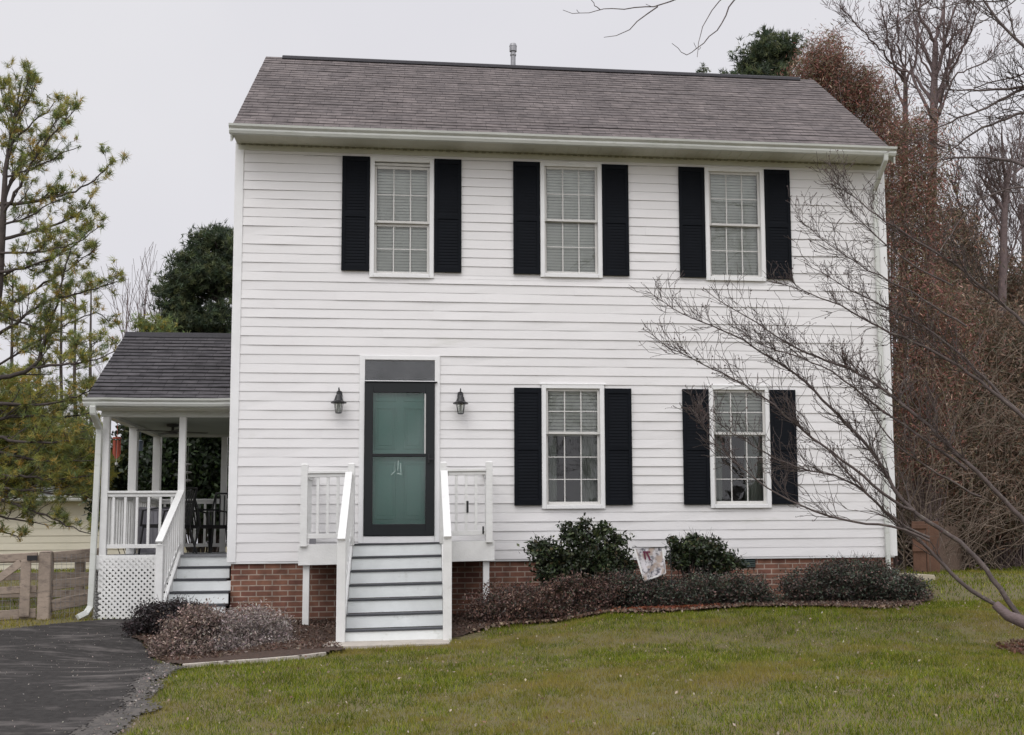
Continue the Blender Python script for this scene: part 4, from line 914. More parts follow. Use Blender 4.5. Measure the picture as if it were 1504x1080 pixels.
# distant bare saplings left of the dark pine
for i,(u,vt,y,lb) in enumerate(((178,408,30,'faint leafless sapling rising above the left end of the porch roof'),(205,400,32,'faint leafless sapling midway between the big pine and the dark pine'),(226,418,31,'faint leafless sapling touching the left side of the dark pine'))):
    b=at(u,700,y); b[2]=G(b[0],b[1])-.1; o=tree_obj('bare_sapling',b,lb,'tree','faint saplings above the porch roof'); t1=TB(); H=at(u,vt,y)[2]-b[2]
    t1.add([b,b+[.1,0,H*.4],b+[0,0,H*.75],b+[.05,0,H]],[.07,.05,.03,.008],6)
    link('trunk',t1.mesh('trunk'),M['bark'],o); t2=TB()
    for k in range(16): s=b+[0,0,H*RNG.uniform(.45,.85)]; th=RNG.uniform(0,6.28); grow(t2,s,(math.cos(th)*.5,math.sin(th)*.5,1.1),H*.22,.017,1,.12,.08,4,(.25,.5),rmin=.007,seg=5)
    link('branches',t2.mesh('branches'),M['bark'],o)
# ---------------------------------------------------------------- clumpy dark pines behind the house
DG=[(.085,.11,.055),(.06,.085,.048),(.125,.145,.065),(.04,.056,.035)]
def clumppine(name,label,B,base,n,per,cr,ln,cols=DG,wts=None,limbs=26,wid=.011,nk=9,tr=.14,cat='tree',group=None):
    o=tree_obj(name,base,label,cat,group); C=blobs_clumps(B,n)
    P=np.repeat(C,per,0)+RNG.normal(size=(n*per,3))*np.repeat(cr*RNG.uniform(.6,1.3,n),per)[:,None]*[1,1,.6]
    tufts('needles',o,P,nk,ln,cols,wts,wid=wid)
    top=max(b[0][2]+b[1][2]*.8 for b in B); t1=TB(); b0=np.array(base)-[0,0,.1]; t1.add([b0,b0+[.1,0,(top-b0[2])*.5],b0+[0,0,top-b0[2]]],[tr,tr*.7,.02],8); link('trunk',t1.mesh('trunk'),M['barkdark'],o)
    t2=TB()
    for c in C[:limbs*3]:
        s=np.array([b0[0],b0[1],max(b0[2]+.5,min(top-.1,c[2]-.4))]); t2.add([s,(s+c)/2,c],[.035,.022,.008],4)
    link('branches',t2.mesh('branches'),M['barkdark'],o); return o
c=at(320,500,14)
clumppine('dark_pine','dense dark green pine rising behind the porch roof against the house corner',[PB(322,352,14,20,14,.7),PB(296,362,14,15,13,.6),PB(278,384,14,16,12,.6),PB(310,384,14,24,16,.9),PB(258,404,14,15,11,.6),PB(288,412,14,26,15,1.),PB(246,426,14,13,10,.5),PB(270,440,14,26,15,1.),PB(318,420,14,28,24,1.),PB(246,458,14,15,11,.6),PB(280,470,14,32,18,1.1),PB(325,470,14,28,28,1.1),PB(255,492,14,20,12,.8),PB(330,530,14,60,50,1.4),PB(345,390,14,18,40,1.)],(c[0],14,G(c[0],14)),520,18,.15,.16,wid=.013)
clumppine('evergreen_sapling','small olive evergreen top peeping over the porch ridge beside the dark pine',[PB(225,482,12,26,14,.7),PB(212,476,12,10,9,.4),PB(235,500,12,30,20,.8)],(at(228,500,12)[0],12,G(-6,12)),70,10,.12,.12,cols=YELG[:3],wts=[.3,.1,.6],limbs=8)
c=at(1128,110,14)
clumppine('tall_pine','dark green pine top showing above the right part of the roof ridge',[PB(1128,92,14,38,36,.9),PB(1125,62,14,16,16,.5),PB(1155,75,14,17,16,.6),PB(1100,95,14,22,20,.6),PB(1120,150,14,50,50,1.4),PB(1140,260,14,60,90,1.6)],(c[0],14,G(c[0],14)),340,18,.15,.17,limbs=22,wid=.014)
for u,v,lb in ((1033,101,'small dark tree tip just left of the tall pine above the roof ridge'),):
    clumppine('distant_treetop',lb,[PB(u,v+4,16,5,7,.3),PB(u+28,v+6,16,18,4,.4),PB(u,v+50,16,30,40,.8)],(at(u,v,16)[0],16,G(8,16)),40,9,.08,.11,limbs=6)
# dark hollies seen through the porch
LG=[(.026,.042,.018),(.030,.052,.018),(.045,.075,.022),(.012,.02,.010)]
def bush(name,label,B,base,n,per,cr,size,cols,wts=None,m='leafdark',cat='shrub',group=None,stems=14,aspect=.55,sr=.012,bark='barkdark'):
    o=tree_obj(name,base,label,cat,group); C=foliage('leaves',o,B,n,per,cr,size,cols,wts,m,aspect); t=TB(); b=np.array(base,float)-[0,0,.05]
    for c in C[:stems*4]:
        s=b+[RNG.uniform(-.12,.12),RNG.uniform(-.1,.1),0]; mid=(s+c)/2+RNG.normal(size=3)*.04; t.add([s,mid,c],[sr,sr*.7,sr*.25],4)
    link('stems',t.mesh('stems'),M[bark],o); return o
c=at(290,700,7.)
bush('holly_tree','dark glossy evergreen behind the porch filling the opening next to the house',[PB(300,680,7.5,60,60,.9),PB(300,610,7.5,60,50,.9),PB(255,700,7.5,45,50,.8),PB(320,740,7.5,50,40,.8)],(c[0],7.5,G(c[0],7.5)),1100,32,.16,.11,LG,[.3,.3,.1,.3],cat='tree',stems=20)
c=at(205,700,8.5)
bush('evergreen_shrub','mid green and yellow shrub seen between the left porch posts',[PB(200,690,8.5,38,50,.8),PB(165,720,8.5,25,40,.7),PB(225,740,8.5,35,30,.7),PB(215,640,8.5,25,35,.6)],(c[0],8.5,G(c[0],8.5)),700,30,.16,.11,[(.035,.055,.02),(.08,.085,.025),(.02,.03,.014)],[.4,.2,.4],stems=14)
# ---------------------------------------------------------------- neighbour's house on the left
NH=empty('neighbour_house',(-13,16,-.7),label='low cream-sided neighbouring house with grey roof behind the left fence',cat='house')
nx0,nx1=-24,-6.6
d=MB(); laps(d,'x',14,-1,nx0,nx1,-.9,.93,exp=.17,th=.014,nx=10); laps(d,'y',nx1,1,14,20,-.9,.93,exp=.17,th=.014,nx=3); d.quad((nx1,20,-.9),(nx0,20,-.9),(nx0,20,.93),(nx1,20,.93)); d.build('wall',M['cream'],NH,merge=False)
roof_slope('roof',M['shingle2'],NH,nx0-.2,nx1+.25,13.6,1.08,17,2.45,exp=.14,th=.01,seg=3); roof_slope('roof',M['shingle2'],NH,nx0-.2,nx1+.25,20.4,1.08,17,2.45,exp=.14,th=.01,seg=3)
gutter(nx0-.2,nx1+.25,13.6,1.07,NH,1.1)
d=MB(); d.box(nx0-.15,nx1+.2,13.62,13.99,.935,.95); d.build('soffit',M['soffit'],NH)
d=MB(); d.poly([(nx1,14,.93),(nx1,20,.93),(nx1,17,2.38)]); d.build('gable',M['cream'],NH)
# ---------------------------------------------------------------- left post-and-rail fence with gate and wire mesh
FN=empty('rail_fence',(-4.8,.6,-1.08),label='weathered wooden post and rail fence with wire mesh between the gate and the porch',cat='fence')
def zpx(v,u=67,y=.6): return at(u,v,y)[2]
d=MB(); d.box(-4.80,-4.64,.50,.66,-1.2,zpx(812)); d.hexa([(-4.81,.49,zpx(812)),(-4.63,.49,zpx(812)),(-4.63,.67,zpx(812)),(-4.81,.67,zpx(812)),(-4.77,.53,zpx(809)),(-4.67,.53,zpx(809)),(-4.67,.63,zpx(809)),(-4.77,.63,zpx(809))]); d.build('fence_post',M['fence'],FN,bevel=.012)
for v0,v1 in ((818,812),(860,853),(890,878)):
    d=MB(); d.bar((-4.64,.60,zpx(v0)),(-4.1,1.1,zpx(v1)),.035,.13 if v0<880 else .16); d.build('rail',M['fence'],FN,bevel=.008)
d=MB(); 
for k in range(12): a=Vector((-4.64,.56,0)).lerp(Vector((-4.1,1.06,0)),k/11); d.bar((a.x,a.y,-1.1),(a.x,a.y,-.22),.003,.003)
for k in range(12): z=-1.08+k*.075; d.bar((-4.64,.56,z),(-4.1,1.06,z),.003,.003)
d.build('wire_mesh',M['metal'],FN,merge=False)
GT=empty('wooden_gate',(-5.1,.5,-1.08),label='weathered wooden drive gate with diagonal brace left of the tall fence post',cat='gate')
zt=zpx
d=MB(); d.bar((-4.82,.55,zt(817)),(-7.0,.15,zt(829)),.035,.11); d.build('top_rail',M['fence'],GT,bevel=.008)
d=MB(); d.bar((-4.82,.55,zt(865)),(-7.0,.15,zt(872)),.035,.10); d.build('middle_rail',M['fence'],GT,bevel=.008)
d=MB(); d.bar((-4.82,.55,zt(900)),(-7.0,.15,zt(912)),.035,.13); d.build('bottom_rail',M['fence'],GT,bevel=.008)
d=MB(); d.bar((-4.95,.48,zt(905)),(-4.95,.48,zt(822)),.13,.03,(0,1,0)); d.build('gate_stile',M['fence'],GT,bevel=.006)
d=MB(); d.bar((-5.02,.49,zt(826)),(-5.75,.30,zt(892)),.10,.028,(0,1,0)); d.build('brace',M['fence'],GT,bevel=.006)
d=MB(); d.box(-4.93,-4.80,.44,.462,zt(823),zt(819)+.03); d.build('hinge',M['blackmetal'],GT)
d=MB()
for k in range(22): x=-4.84-k*.1; d.bar((x,.57-.018*k,-1.1),(x,.57-.018*k,-.24),.003,.003)
for k in range(11): z=-1.05+k*.08; d.bar((-4.83,.57,z),(-7.0,.17,z-.05),.003,.003)
d.build('wire_mesh',M['metal'],GT,merge=False)
# further fence run behind
F2=empty('back_fence',(-5.2,4.,-1.0),label='further weathered rail fence crossing the yard behind the gate',cat='fence')
for x,y in ((-5.2,4.0),(-7.2,4.6),(-9.3,5.2)):
    d=MB(); d.box(x-.07,x+.07,y-.07,y+.07,-1.15,-.28); d.build('fence_post',M['fence'],F2,bevel=.01)
for z0 in (-.34,-.62,-.9):
    d=MB(); d.bar((-3.6,3.4,z0+.04),(-11,5.6,z0-.02),.03,.12); d.build('rail',M['fence'],F2,bevel=.006)
# ---------------------------------------------------------------- right background
RB=[(.25,.105,.085),(.16,.12,.08),(.33,.15,.12),(.14,.125,.065),(.44,.32,.24)]
def brown(name,label,B,base,n,per,cr,size,wts,cat='tree',group=None,stems=30,asp=.17,cols=RB): return bush(name,label,B,base,n,per,cr,size,cols,wts,'leaf',cat,group,stems,asp,.016,'bark')
c=at(1290,260,10)
brown('russet_cedar','rust-brown cedar leaning over the right slope of the roof',[PB(1212,95,10,36,42,.8),PB(1235,130,10,45,45,.9),PB(1270,150,10,45,50,.9),PB(1290,210,10,45,50,1.),PB(1190,105,10,22,25,.6),PB(1300,290,10,40,60,1.)],(c[0],10,G(c[0],10)),800,60,.19,.10,[.32,.3,.1,.22,.06],stems=14)
c=at(1350,400,8.5)
brown('brown_cedar','narrow columnar cedar with reddish-brown foliage beside the right house corner',[PB(1348,205,8.5,34,50,.7),PB(1345,270,8.5,42,60,.8),PB(1340,350,8.5,48,70,.9),PB(1345,450,8.5,58,80,1.),PB(1385,520,9,40,90,.8),PB(1345,560,8.5,50,80,1.),PB(1350,660,8.5,45,70,1.)],(c[0],8.5,G(c[0],8.5)),1150,56,.26,.105,[.28,.3,.08,.26,.08],stems=14)
OB=[(.14,.11,.075),(.21,.125,.09),(.08,.085,.05),(.32,.22,.155)]
for (u,v,y,ru,rv,n,lb) in ((1410,540,12,60,130,360,'brown vine-covered tree behind the wooden side fence'),(1480,560,13,60,120,340,'brown vine-covered tree at the right edge, behind the leafless lawn tree'),(1398,390,14,36,110,190,'sparse brown tree rising behind the columnar cedar'),(1465,690,11,70,100,360,'low tangled brown thicket at the right edge above the lawn'),(1400,710,10.5,55,90,300,'tangled brown thicket right behind the side fence'),(1490,440,15,40,70,110,'thin russet treetop at the right edge above the thicket')):
    c=at(u,v,y); brown('overgrown_tree',lb,[PB(u,v,y,ru,rv,1.1),PB(u-ru*.3,v+rv*.5,y,ru*.8,rv*.6,1.)],(c[0],y,G(c[0],y)),n*3,38,.28,.16,[.3,.32,.2,.18],stems=16,cols=OB,group='overgrown trees right of the house')
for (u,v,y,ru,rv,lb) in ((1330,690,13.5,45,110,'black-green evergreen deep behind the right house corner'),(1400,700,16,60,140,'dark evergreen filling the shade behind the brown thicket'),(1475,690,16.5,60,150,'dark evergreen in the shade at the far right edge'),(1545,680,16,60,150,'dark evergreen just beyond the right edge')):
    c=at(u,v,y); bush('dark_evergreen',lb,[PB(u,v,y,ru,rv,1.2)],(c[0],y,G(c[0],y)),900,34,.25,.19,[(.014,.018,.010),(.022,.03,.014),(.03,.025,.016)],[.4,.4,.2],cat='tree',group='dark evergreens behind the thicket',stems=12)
# tall bare trees
def baretree(name,label,forks,y,group=None,n=9,Ls=1.6,rmin=.006,buds=.06,budcol=None,lvl=2,bark='bark',up=.16):
    (P,R)=forks[0]; pts=path(P,y,y); pts[0][2]=G(pts[0][0],y)-.1; o=tree_obj(name,pts[0],label,'tree',group); t1=TB(); t1.add(pts,R,8); link('trunk',t1.mesh('trunk'),M[bark],o)
    t2=TB(); tips=[]
    for (P,r0,r1,yy) in forks[1:]:
        limb(t2,path(P,y,yy),r0,r1,tw=4,twl=Ls,lvl=lvl,up=up,tips=tips,kids=4,rmin=rmin,start=.15,ang=(.4,1.05),wig=.02)
    for k in range(n):
        a=pts[-1]+(pts[-2]-pts[-1])*RNG.uniform(0,1.); th=RNG.uniform(0,6.28); grow(t2,a,(math.cos(th)*.8,math.sin(th)*.8,1.),Ls*1.1,R[-1]*.8,lvl,up,.15,4,(.4,.95),tips=tips,rmin=rmin,seg=6)
    link('branches',t2.mesh('branches'),M[bark],o)
    tp=np.array(tips); tp=tp[RNG.random(len(tp))<buds]
    link('buds',leafmesh('buds',tp,.042,jitcol(len(tp),budcol or [(.26,.08,.08),(.13,.055,.055)]),.6),M['leaf'],o); return o
baretree('budding_tree','tallest leafless tree with reddish buds, its trunk forking high above the columnar cedar',[([(1360,830),(1365,500),(1370,200),(1374,62)],[.2,.16,.11,.07]),
 ([(1374,62),(1352,30),(1340,-20)],.05,.02,12),([(1374,62),(1385,20),(1390,-40)],.05,.02,13),([(1374,160),(1395,105),(1420,60),(1440,10)],.05,.015,11.5),([(1372,200),(1385,130),(1388,100),(1415,70),(1430,0)],.045,.015,13.5),([(1370,115),(1350,80),(1330,50)],.035,.01,12.5),([(1372,190),(1400,110),(1450,92),(1470,60)],.03,.01,11)],12.5,lvl=2,n=6,Ls=1.7,buds=.35,rmin=.006)
baretree('budding_tree','leafless budding tree with a low wide fork just right of the rust-brown cedar',[([(1315,800),(1325,500),(1329,250),(1330,122)],[.15,.12,.09,.06]),
 ([(1330,122),(1312,90),(1300,40),(1290,-10)],.04,.012,13),([(1330,122),(1345,90),(1350,40),(1352,-10)],.04,.012,14.5),([(1330,122),(1300,80),(1262,40),(1235,10)],.035,.010,13),([(1330,122),(1318,60),(1320,0)],.035,.010,14)],14,lvl=2,n=5,Ls=1.5,buds=.35,rmin=.006)
baretree('leafless_tree','slender leafless tree at the far right edge, its top crossing the lawn tree limbs',[([(1500,820),(1508,500),(1505,380),(1500,300)],[.13,.10,.07,.04]),
 ([(1500,320),(1480,260),(1470,200)],.03,.01,16),([(1500,320),(1520,250),(1530,200)],.03,.01,16),([(1504,400),(1470,350),(1455,300)],.03,.01,15),([(1506,480),(1480,430),(1450,400)],.03,.01,15)],16,n=8,Ls=1.7,buds=.05,rmin=.007)
baretree('leafless_tree','leafless tree with pinkish twigs between the budding trees and the thicket',[([(1440,820),(1445,560),(1447,480),(1448,430)],[.13,.10,.07,.05]),
 ([(1448,450),(1430,390),(1410,330)],.03,.01,17),([(1448,450),(1465,380),(1470,320)],.03,.01,17),([(1446,500),(1480,450),(1500,400)],.03,.01,16)],17,n=9,Ls=1.9,buds=.10,rmin=.008)
baretree('leafless_tree','grey leafless tree with dense twigs near the right edge, behind the thicket',[([(1470,820),(1470,500),(1475,330),(1478,260)],[.16,.13,.09,.06]),
 ([(1478,300),(1460,240),(1450,190)],.035,.01,12),([(1478,300),(1495,230),(1500,170)],.035,.01,14),([(1476,340),(1440,290),(1420,240)],.035,.01,13),([(1475,400),(1500,330),(1530,280)],.03,.01,13)],13,n=7,Ls=1.3,buds=.03,rmin=.006)
baretree('leafless_tree','grey leafless tree with twiggy crown right behind the columnar cedar',[([(1415,820),(1418,520),(1420,400),(1422,330)],[.14,.11,.08,.05]),
 ([(1422,350),(1405,290),(1400,240)],.03,.01,14),([(1422,350),(1440,290),(1450,250)],.03,.01,16),([(1420,400),(1450,350),(1470,300)],.03,.01,15)],15,n=8,Ls=1.4,buds=.03,rmin=.007)
for (u,v,y,lb) in ((1440,600,10,'leafless shrub with crossing tan stems, in front of the thicket'),(1400,640,9.5,'leafless tan-stemmed shrub behind the side fence'),(1490,560,10.5,'leafless tan-stemmed shrub at the right edge of the thicket'),(1345,600,7.5,'leafless tan-stemmed shrub crossing the columnar cedar')):
    c=at(u,840,y); c[2]=G(c[0],y)-.05; o=tree_obj('leafless_shrub',c,lb,'shrub','leafless shrubs right of the house'); t=TB(); H=at(u,v-150,y)[2]-c[2]
    for k in range(15): th=RNG.uniform(0,6.28); grow(t,c+[RNG.uniform(-.5,.5),RNG.uniform(-.3,.3),0],(math.cos(th)*.9,math.sin(th)*.6,1.),H*RNG.uniform(.5,1),.015,2,.03,.26,5,(.4,1.1),rmin=.004,seg=7)
    link('stems',t.mesh('stems'),M['barktan'],o)
# big grey trunk at right edge
# side fence, right
SF=empty('board_fence',(9.6,5,-.8),label='brown wooden board fence running back from the right side of the house',cat='fence')
a=at(1336,840,5.5);b=at(1364,840,5.2)
pz=G(9.3,5.3)
d=MB(); 
for k in range(2): x=a[0]+.0+k*.27; d.box(x,x+.255,5.3-.0,5.33,pz-.05,at(1350,766,5.3)[2]); 
d.build('gate_panel',M['cedar'],SF,bevel=.006)
for z0 in (-.35,.08): d=MB(); d.box(a[0]-.02,b[0]+.02,5.265,5.299,z0,z0+.08); d.build('rail',M['cedar'],SF,bevel=.004)
d=MB(); A=Vector((9.85,5.3,0)); B_=Vector((13.0,10.5,0)); n=34
for k in range(n):
    p=A.lerp(B_,k/n); q=A.lerp(B_,(k+.66)/n); h=.16+random.uniform(-.04,.04)+.012*k/n; z=G(p.x,p.y)-.05
    dv=(B_-A).normalized(); nn=Vector((dv.y,-dv.x,0))*.02
    d.hexa([(p.x,p.y,z),(q.x,q.y,z),(q.x+nn.x,q.y+nn.y,z),(p.x+nn.x,p.y+nn.y,z),(p.x,p.y,h),(q.x,q.y,h),(q.x+nn.x,q.y+nn.y,h),(p.x+nn.x,p.y+nn.y,h)])
d.bar((9.85,5.33,-.3),(13.0,10.53,-.3),.03,.08); d.bar((9.85,5.33,.02),(13.0,10.53,.02),.03,.08); d.build('fence_boards',mat('grey_cedar',(.17,.115,.085),.85,.4,7,.5,30),SF,merge=False)
q=at(1322,834,3.0); d=MB(); d.hexa([(q[0]-.15,2.7,G(8,3)-.0),(q[0]+.5,2.7,G(8,3)),(q[0]+.5,3.3,G(8,3)),(q[0]-.15,3.3,G(8,3)),(q[0]-.13,2.72,G(8,3)+.14),(q[0]+.48,2.72,G(8,3)+.10),(q[0]+.48,3.28,G(8,3)+.10),(q[0]-.13,3.28,G(8,3)+.14)])
tag(d.build('cellar_cover',mat('cream_plastic',(.42,.37,.27),.7),bevel=.01),'low cream cover on the ground beside the right house corner','cover')
# ---------------------------------------------------------------- foundation planting
def sh(name,label,px,y,n,per,cr,size,cols,wts=None,m='leafdark',group=None,stems=12,asp=.5):
    B=[PB(u,v,y+dy,ru,rv,rd) for (u,v,ru,rv,rd,dy) in px]; c=B[0][0]; return bush(name,label,B,(c[0],y,G(c[0],y)),n,per,cr,size,cols,wts,m,'shrub',group,stems,asp)
HOL=[(.024,.036,.017),(.036,.052,.021),(.065,.08,.03),(.016,.02,.012),(.09,.07,.035)]
sh('holly_bush','largest dark green holly bush under the lower left window',[(860,815,52,40,.42,0),(845,780,24,20,.25,0),(815,830,36,34,.35,0),(900,825,32,32,.35,0),(850,850,62,28,.4,0),(880,785,14,14,.2,0),(795,808,14,12,.2,0),(905,795,12,12,.18,0),(830,768,7,9,.1,0),(862,765,7,8,.1,0),(893,776,7,8,.1,0),(925,806,10,7,.1,0),(785,800,7,9,.1,0)],-.85,210,80,.058,.058,HOL,[.3,.32,.14,.2,.04],stems=20)
sh('holly_bush','smaller dark green holly bush right of the garden flag',[(1020,820,44,24,.3,0),(1005,806,24,12,.25,0),(1040,806,26,12,.25,0),(1065,832,28,18,.25,0),(990,797,7,7,.1,0),(1018,796,7,7,.1,0),(1045,800,7,7,.1,0)],-.75,110,75,.055,.055,HOL,[.3,.32,.12,.22,.04],stems=14)
AZ=[(.095,.055,.045),(.13,.07,.055),(.05,.055,.032),(.20,.125,.095),(.035,.027,.022)]
AZG=[(.045,.06,.04),(.065,.045,.038),(.075,.09,.06),(.024,.024,.02),(.15,.09,.075)]
sh('azalea','low reddish-brown azalea closest to the front steps on their right',[(745,893,62,36,.4,0),(712,908,30,24,.3,0),(790,890,42,32,.35,0),(740,915,50,16,.25,-.2)],-1.45,560,30,.05,.032,AZ,[.3,.25,.1,.2,.15],stems=16)
sh('azalea','low brown azalea in front of the largest holly bush',[(850,888,60,28,.35,0),(890,868,34,24,.3,0),(845,860,40,14,.25,0),(850,900,60,10,.2,-.2)],-1.45,520,30,.05,.032,AZ,[.32,.22,.16,.12,.18],stems=14)
sh('azalea','low dark azalea directly beneath the garden flag',[(945,878,56,26,.35,0),(920,860,34,20,.3,0),(970,866,30,18,.25,0)],-1.4,480,30,.05,.032,AZG,[.25,.25,.15,.2,.15],stems=14)
sh('azalea','low grey-green azalea in front of the smaller holly bush',[(1035,868,64,27,.38,0),(1085,866,50,26,.35,0),(1110,878,30,14,.3,0)],-1.35,560,30,.05,.032,AZG,[.3,.2,.2,.15,.15],stems=14)
sh('azalea','low dark azalea below the right lower window, right of the brick gap',[(1185,864,46,27,.35,0),(1225,858,50,32,.35,0)],-1.2,500,30,.05,.032,AZG,[.25,.25,.15,.2,.15],stems=14)
sh('azalea','rounded dark azalea at the right end of the planting bed',[(1300,864,55,30,.4,0),(1262,856,40,30,.35,0),(1335,868,28,22,.3,0)],-1.1,600,30,.05,.032,AZG,[.33,.2,.2,.15,.12],stems=16)
sh('azalea','red-tinged azalea against the brick near the right downspout',[(1250,834,42,13,.2,0),(1285,838,34,14,.2,0)],-.45,200,24,.05,.034,[(.13,.06,.045),(.05,.06,.028),(.045,.032,.028)],[.3,.3,.4],stems=8)
sh('spreading_shrub','near-black spreading shrub at the foot of the side porch steps',[(240,908,44,20,.3,0),(265,900,32,17,.3,0),(208,922,26,13,.22,0)],-1.3,420,30,.05,.032,[(.035,.025,.026),(.02,.018,.018),(.05,.035,.035)],[.4,.4,.2],stems=12)
sh('spreading_shrub','rusty grey-brown twiggy shrub at the corner of the driveway',[(275,930,44,30,.3,0),(300,915,36,24,.3,0),(250,952,27,18,.25,-.2),(285,955,40,16,.3,-.3)],-2.0,560,30,.05,.034,[(.27,.195,.165),(.18,.13,.11),(.36,.28,.235),(.09,.07,.06)],[.3,.3,.2,.2],m='leaf',stems=14)
sh('spreading_shrub','lavender-grey twiggy shrub in front of the brick left of the front steps',[(345,930,54,36,.4,0),(388,924,36,32,.35,0),(330,952,60,20,.3,-.2),(400,945,34,20,.3,-.1),(365,955,60,15,.3,-.2)],-2.0,900,32,.05,.036,[(.37,.31,.285),(.25,.21,.20),(.48,.41,.37),(.12,.10,.09)],[.32,.3,.18,.2],m='leaf',stems=22,asp=.3)
# fine bare twigs sticking out of the low shrubs
for o in [x for x in bpy.data.objects if x.name.split('.')[0] in ('azalea','spreading_shrub','holly_bush')]:
    lv=[c for c in o.children if c.name.startswith('leaves')][0]; n=len(lv.data.vertices)//4; co=np.zeros(n*12,np.float32); lv.data.vertices.foreach_get('co',co); co=co.reshape(-1,3)[::4]
    co=co.copy(); t=TB(); pick=co[RNG.choice(n,150)]*.8+np.median(co,0)*.2
    ctr=np.array([co[:,0].mean(),co[:,1].mean(),co[:,2].min()])
    for p in pick:
        dd=unit(p-ctr+RNG.normal(size=3)*.15); L=RNG.uniform(.12,.24); t.add([p-dd*.06,p+dd*L*.5+RNG.normal(size=3)*.008,p+dd*L],[.003,.0025,.0015],3)
    link('twigs',t.mesh('twigs'),M['barktan' if 'twiggy' in o['label'] else 'barkdark'],o)
d=MB(); q=at(415,912,-1.35); q[2]=G(q[0],-1.35)
d.lathe((q[0],-1.35,q[2]),[(0,.0),(.07,.01),(.085,.06),(.07,.12),(.03,.15),(0,.155)],10,sx=1.0,sy=.8)
q[2]+=.0; tag(d.build('garden_stone',M['stone'],smooth=True),'rounded white stone at the right edge of the lavender-grey shrub','stone')
# ---------------------------------------------------------------- garden flag
GF=empty('garden_flag',(3.1,-1.62,-.95),label='small tilted winter garden flag with dark red ribbons, hanging between the two holly bushes',cat='flag')
yF=-1.55
p=[at(932,806,yF),at(973,804,yF),at(977,842,yF),at(946,853,yF)]
nu,nv=14,16; V=[];Fq=[]
for s_ in (0,1):
    for j in range(nv+1):
        for i in range(nu+1):
            a=p[0]*(1-i/nu)+p[1]*(i/nu); b=p[3]*(1-i/nu)+p[2]*(i/nu); q=a*(1-j/nv)+b*(j/nv); q=q+np.array([0,.03*math.sin(i*.6+j*.25)*j/nv+.003*s_,0]); V.append(q)
base_=(nu+1)*(nv+1)
for s_ in (0,1):
    for j in range(nv):
        for i in range(nu):
            k=s_*base_+j*(nu+1)+i; f=(k,k+nu+1,k+nu+2,k+1); Fq.append(f if s_==0 else f[::-1])
me=rawmesh('cloth',np.array(V),Fq,smooth=True)
fm=bpy.data.materials.new('flag_print'); fm.use_nodes=True; t=fm.node_tree; n=t.nodes; L=t.links; b=n['Principled BSDF']; b.inputs['Roughness'].default_value=.8
tc=n.new('ShaderNodeTexCoord'); no=n.new('ShaderNodeTexNoise'); no.inputs['Scale'].default_value=26; no.inputs['Detail'].default_value=4; L.new(tc.outputs['Object'],no.inputs['Vector'])
cr_=n.new('ShaderNodeValToRGB'); e=cr_.color_ramp.elements; e[0].position=.36; e[0].color=(.13,.13,.15,1); e[1].position=.56; e[1].color=(.62,.60,.62,1); L.new(no.outputs[0],cr_.inputs[0])
n2=n.new('ShaderNodeTexNoise'); n2.inputs['Scale'].default_value=9; L.new(tc.outputs['Object'],n2.inputs['Vector']); mi=n.new('ShaderNodeMix'); mi.data_type='RGBA'; r3=n.new('ShaderNodeValToRGB'); r3.color_ramp.elements[0].position=.5; r3.color_ramp.elements[1].position=.62; L.new(n2.outputs[0],r3.inputs[0]); L.new(r3.outputs[0],mi.inputs[0]); L.new(cr_.outputs[0],mi.inputs[6]); mi.inputs[7].default_value=(.42,.34,.29,1); L.new(mi.outputs[2],b.inputs['Base Color'])
link('cloth',me,fm,GF)
hm=MB()
for a,b in ((p[0],p[3]),(p[3],p[2]),(p[1],p[2])): hm.bar(a+np.array([0,-.004,0]),b+np.array([0,-.004,0]),.004,.022)
hm.build('hem',M['trim'],GF)
rb=MB(); 
for a,b in (((946,812),(948,822)),((950,812),(955,823)),((944,811),(955,811))): rb.bar(at(*a,yF-.02),at(*b,yF-.02),.004,.02)
rb.build('ribbon',mat('ribbon',(.13,.02,.05),.7),GF)
pl=MB(); a=at(928,804,yF-.01);b=at(982,804,yF-.01); pl.tube([a,b,(b[0]+.02,yF,b[2]-.02),(b[0]+.05,yF,G(b[0],yF)-.1)],.006,6); pl.build('flag_stand',M['blackmetal'],GF)
# ---------------------------------------------------------------- grass, litter
def inany(x,y):
    r=np.zeros(len(x),bool)
    for P in (DRV,BEDL,BEDR): r|=inpoly(x,y,P)
    r|=inpoly(x,y,RNGP)&(RNG.random(len(x))<.7); r|=inpoly(x,y,GRV)&(RNG.random(len(x))<.8)
    r|=(x>-.8)&(x<.63)&(y>-2.93)&(y<-2.2); r|=(x>XL)&(x<XR)&(y>0)&(y<YB); r|=(x>PX0-.1)&(x<XL)&(y>.5)&(y<4)
    return r
def scatter(n,x0,x1,y0,y1,near=True):
    x=RNG.uniform(x0,x1,n); y=RNG.uniform(y0,y1,n)
    v=np.stack([x,y,gz(x,y)],1)-CAM; zz=v@_fw; u=CX+F*(v@_r)/zz; vv=CY-F*(v@_u)/zz
    k=(zz>2)&(u>-120)&(u<1640)&(vv<1180); x,y=x[k],y[k]; k=~inany(x,y); return x[k],y[k]
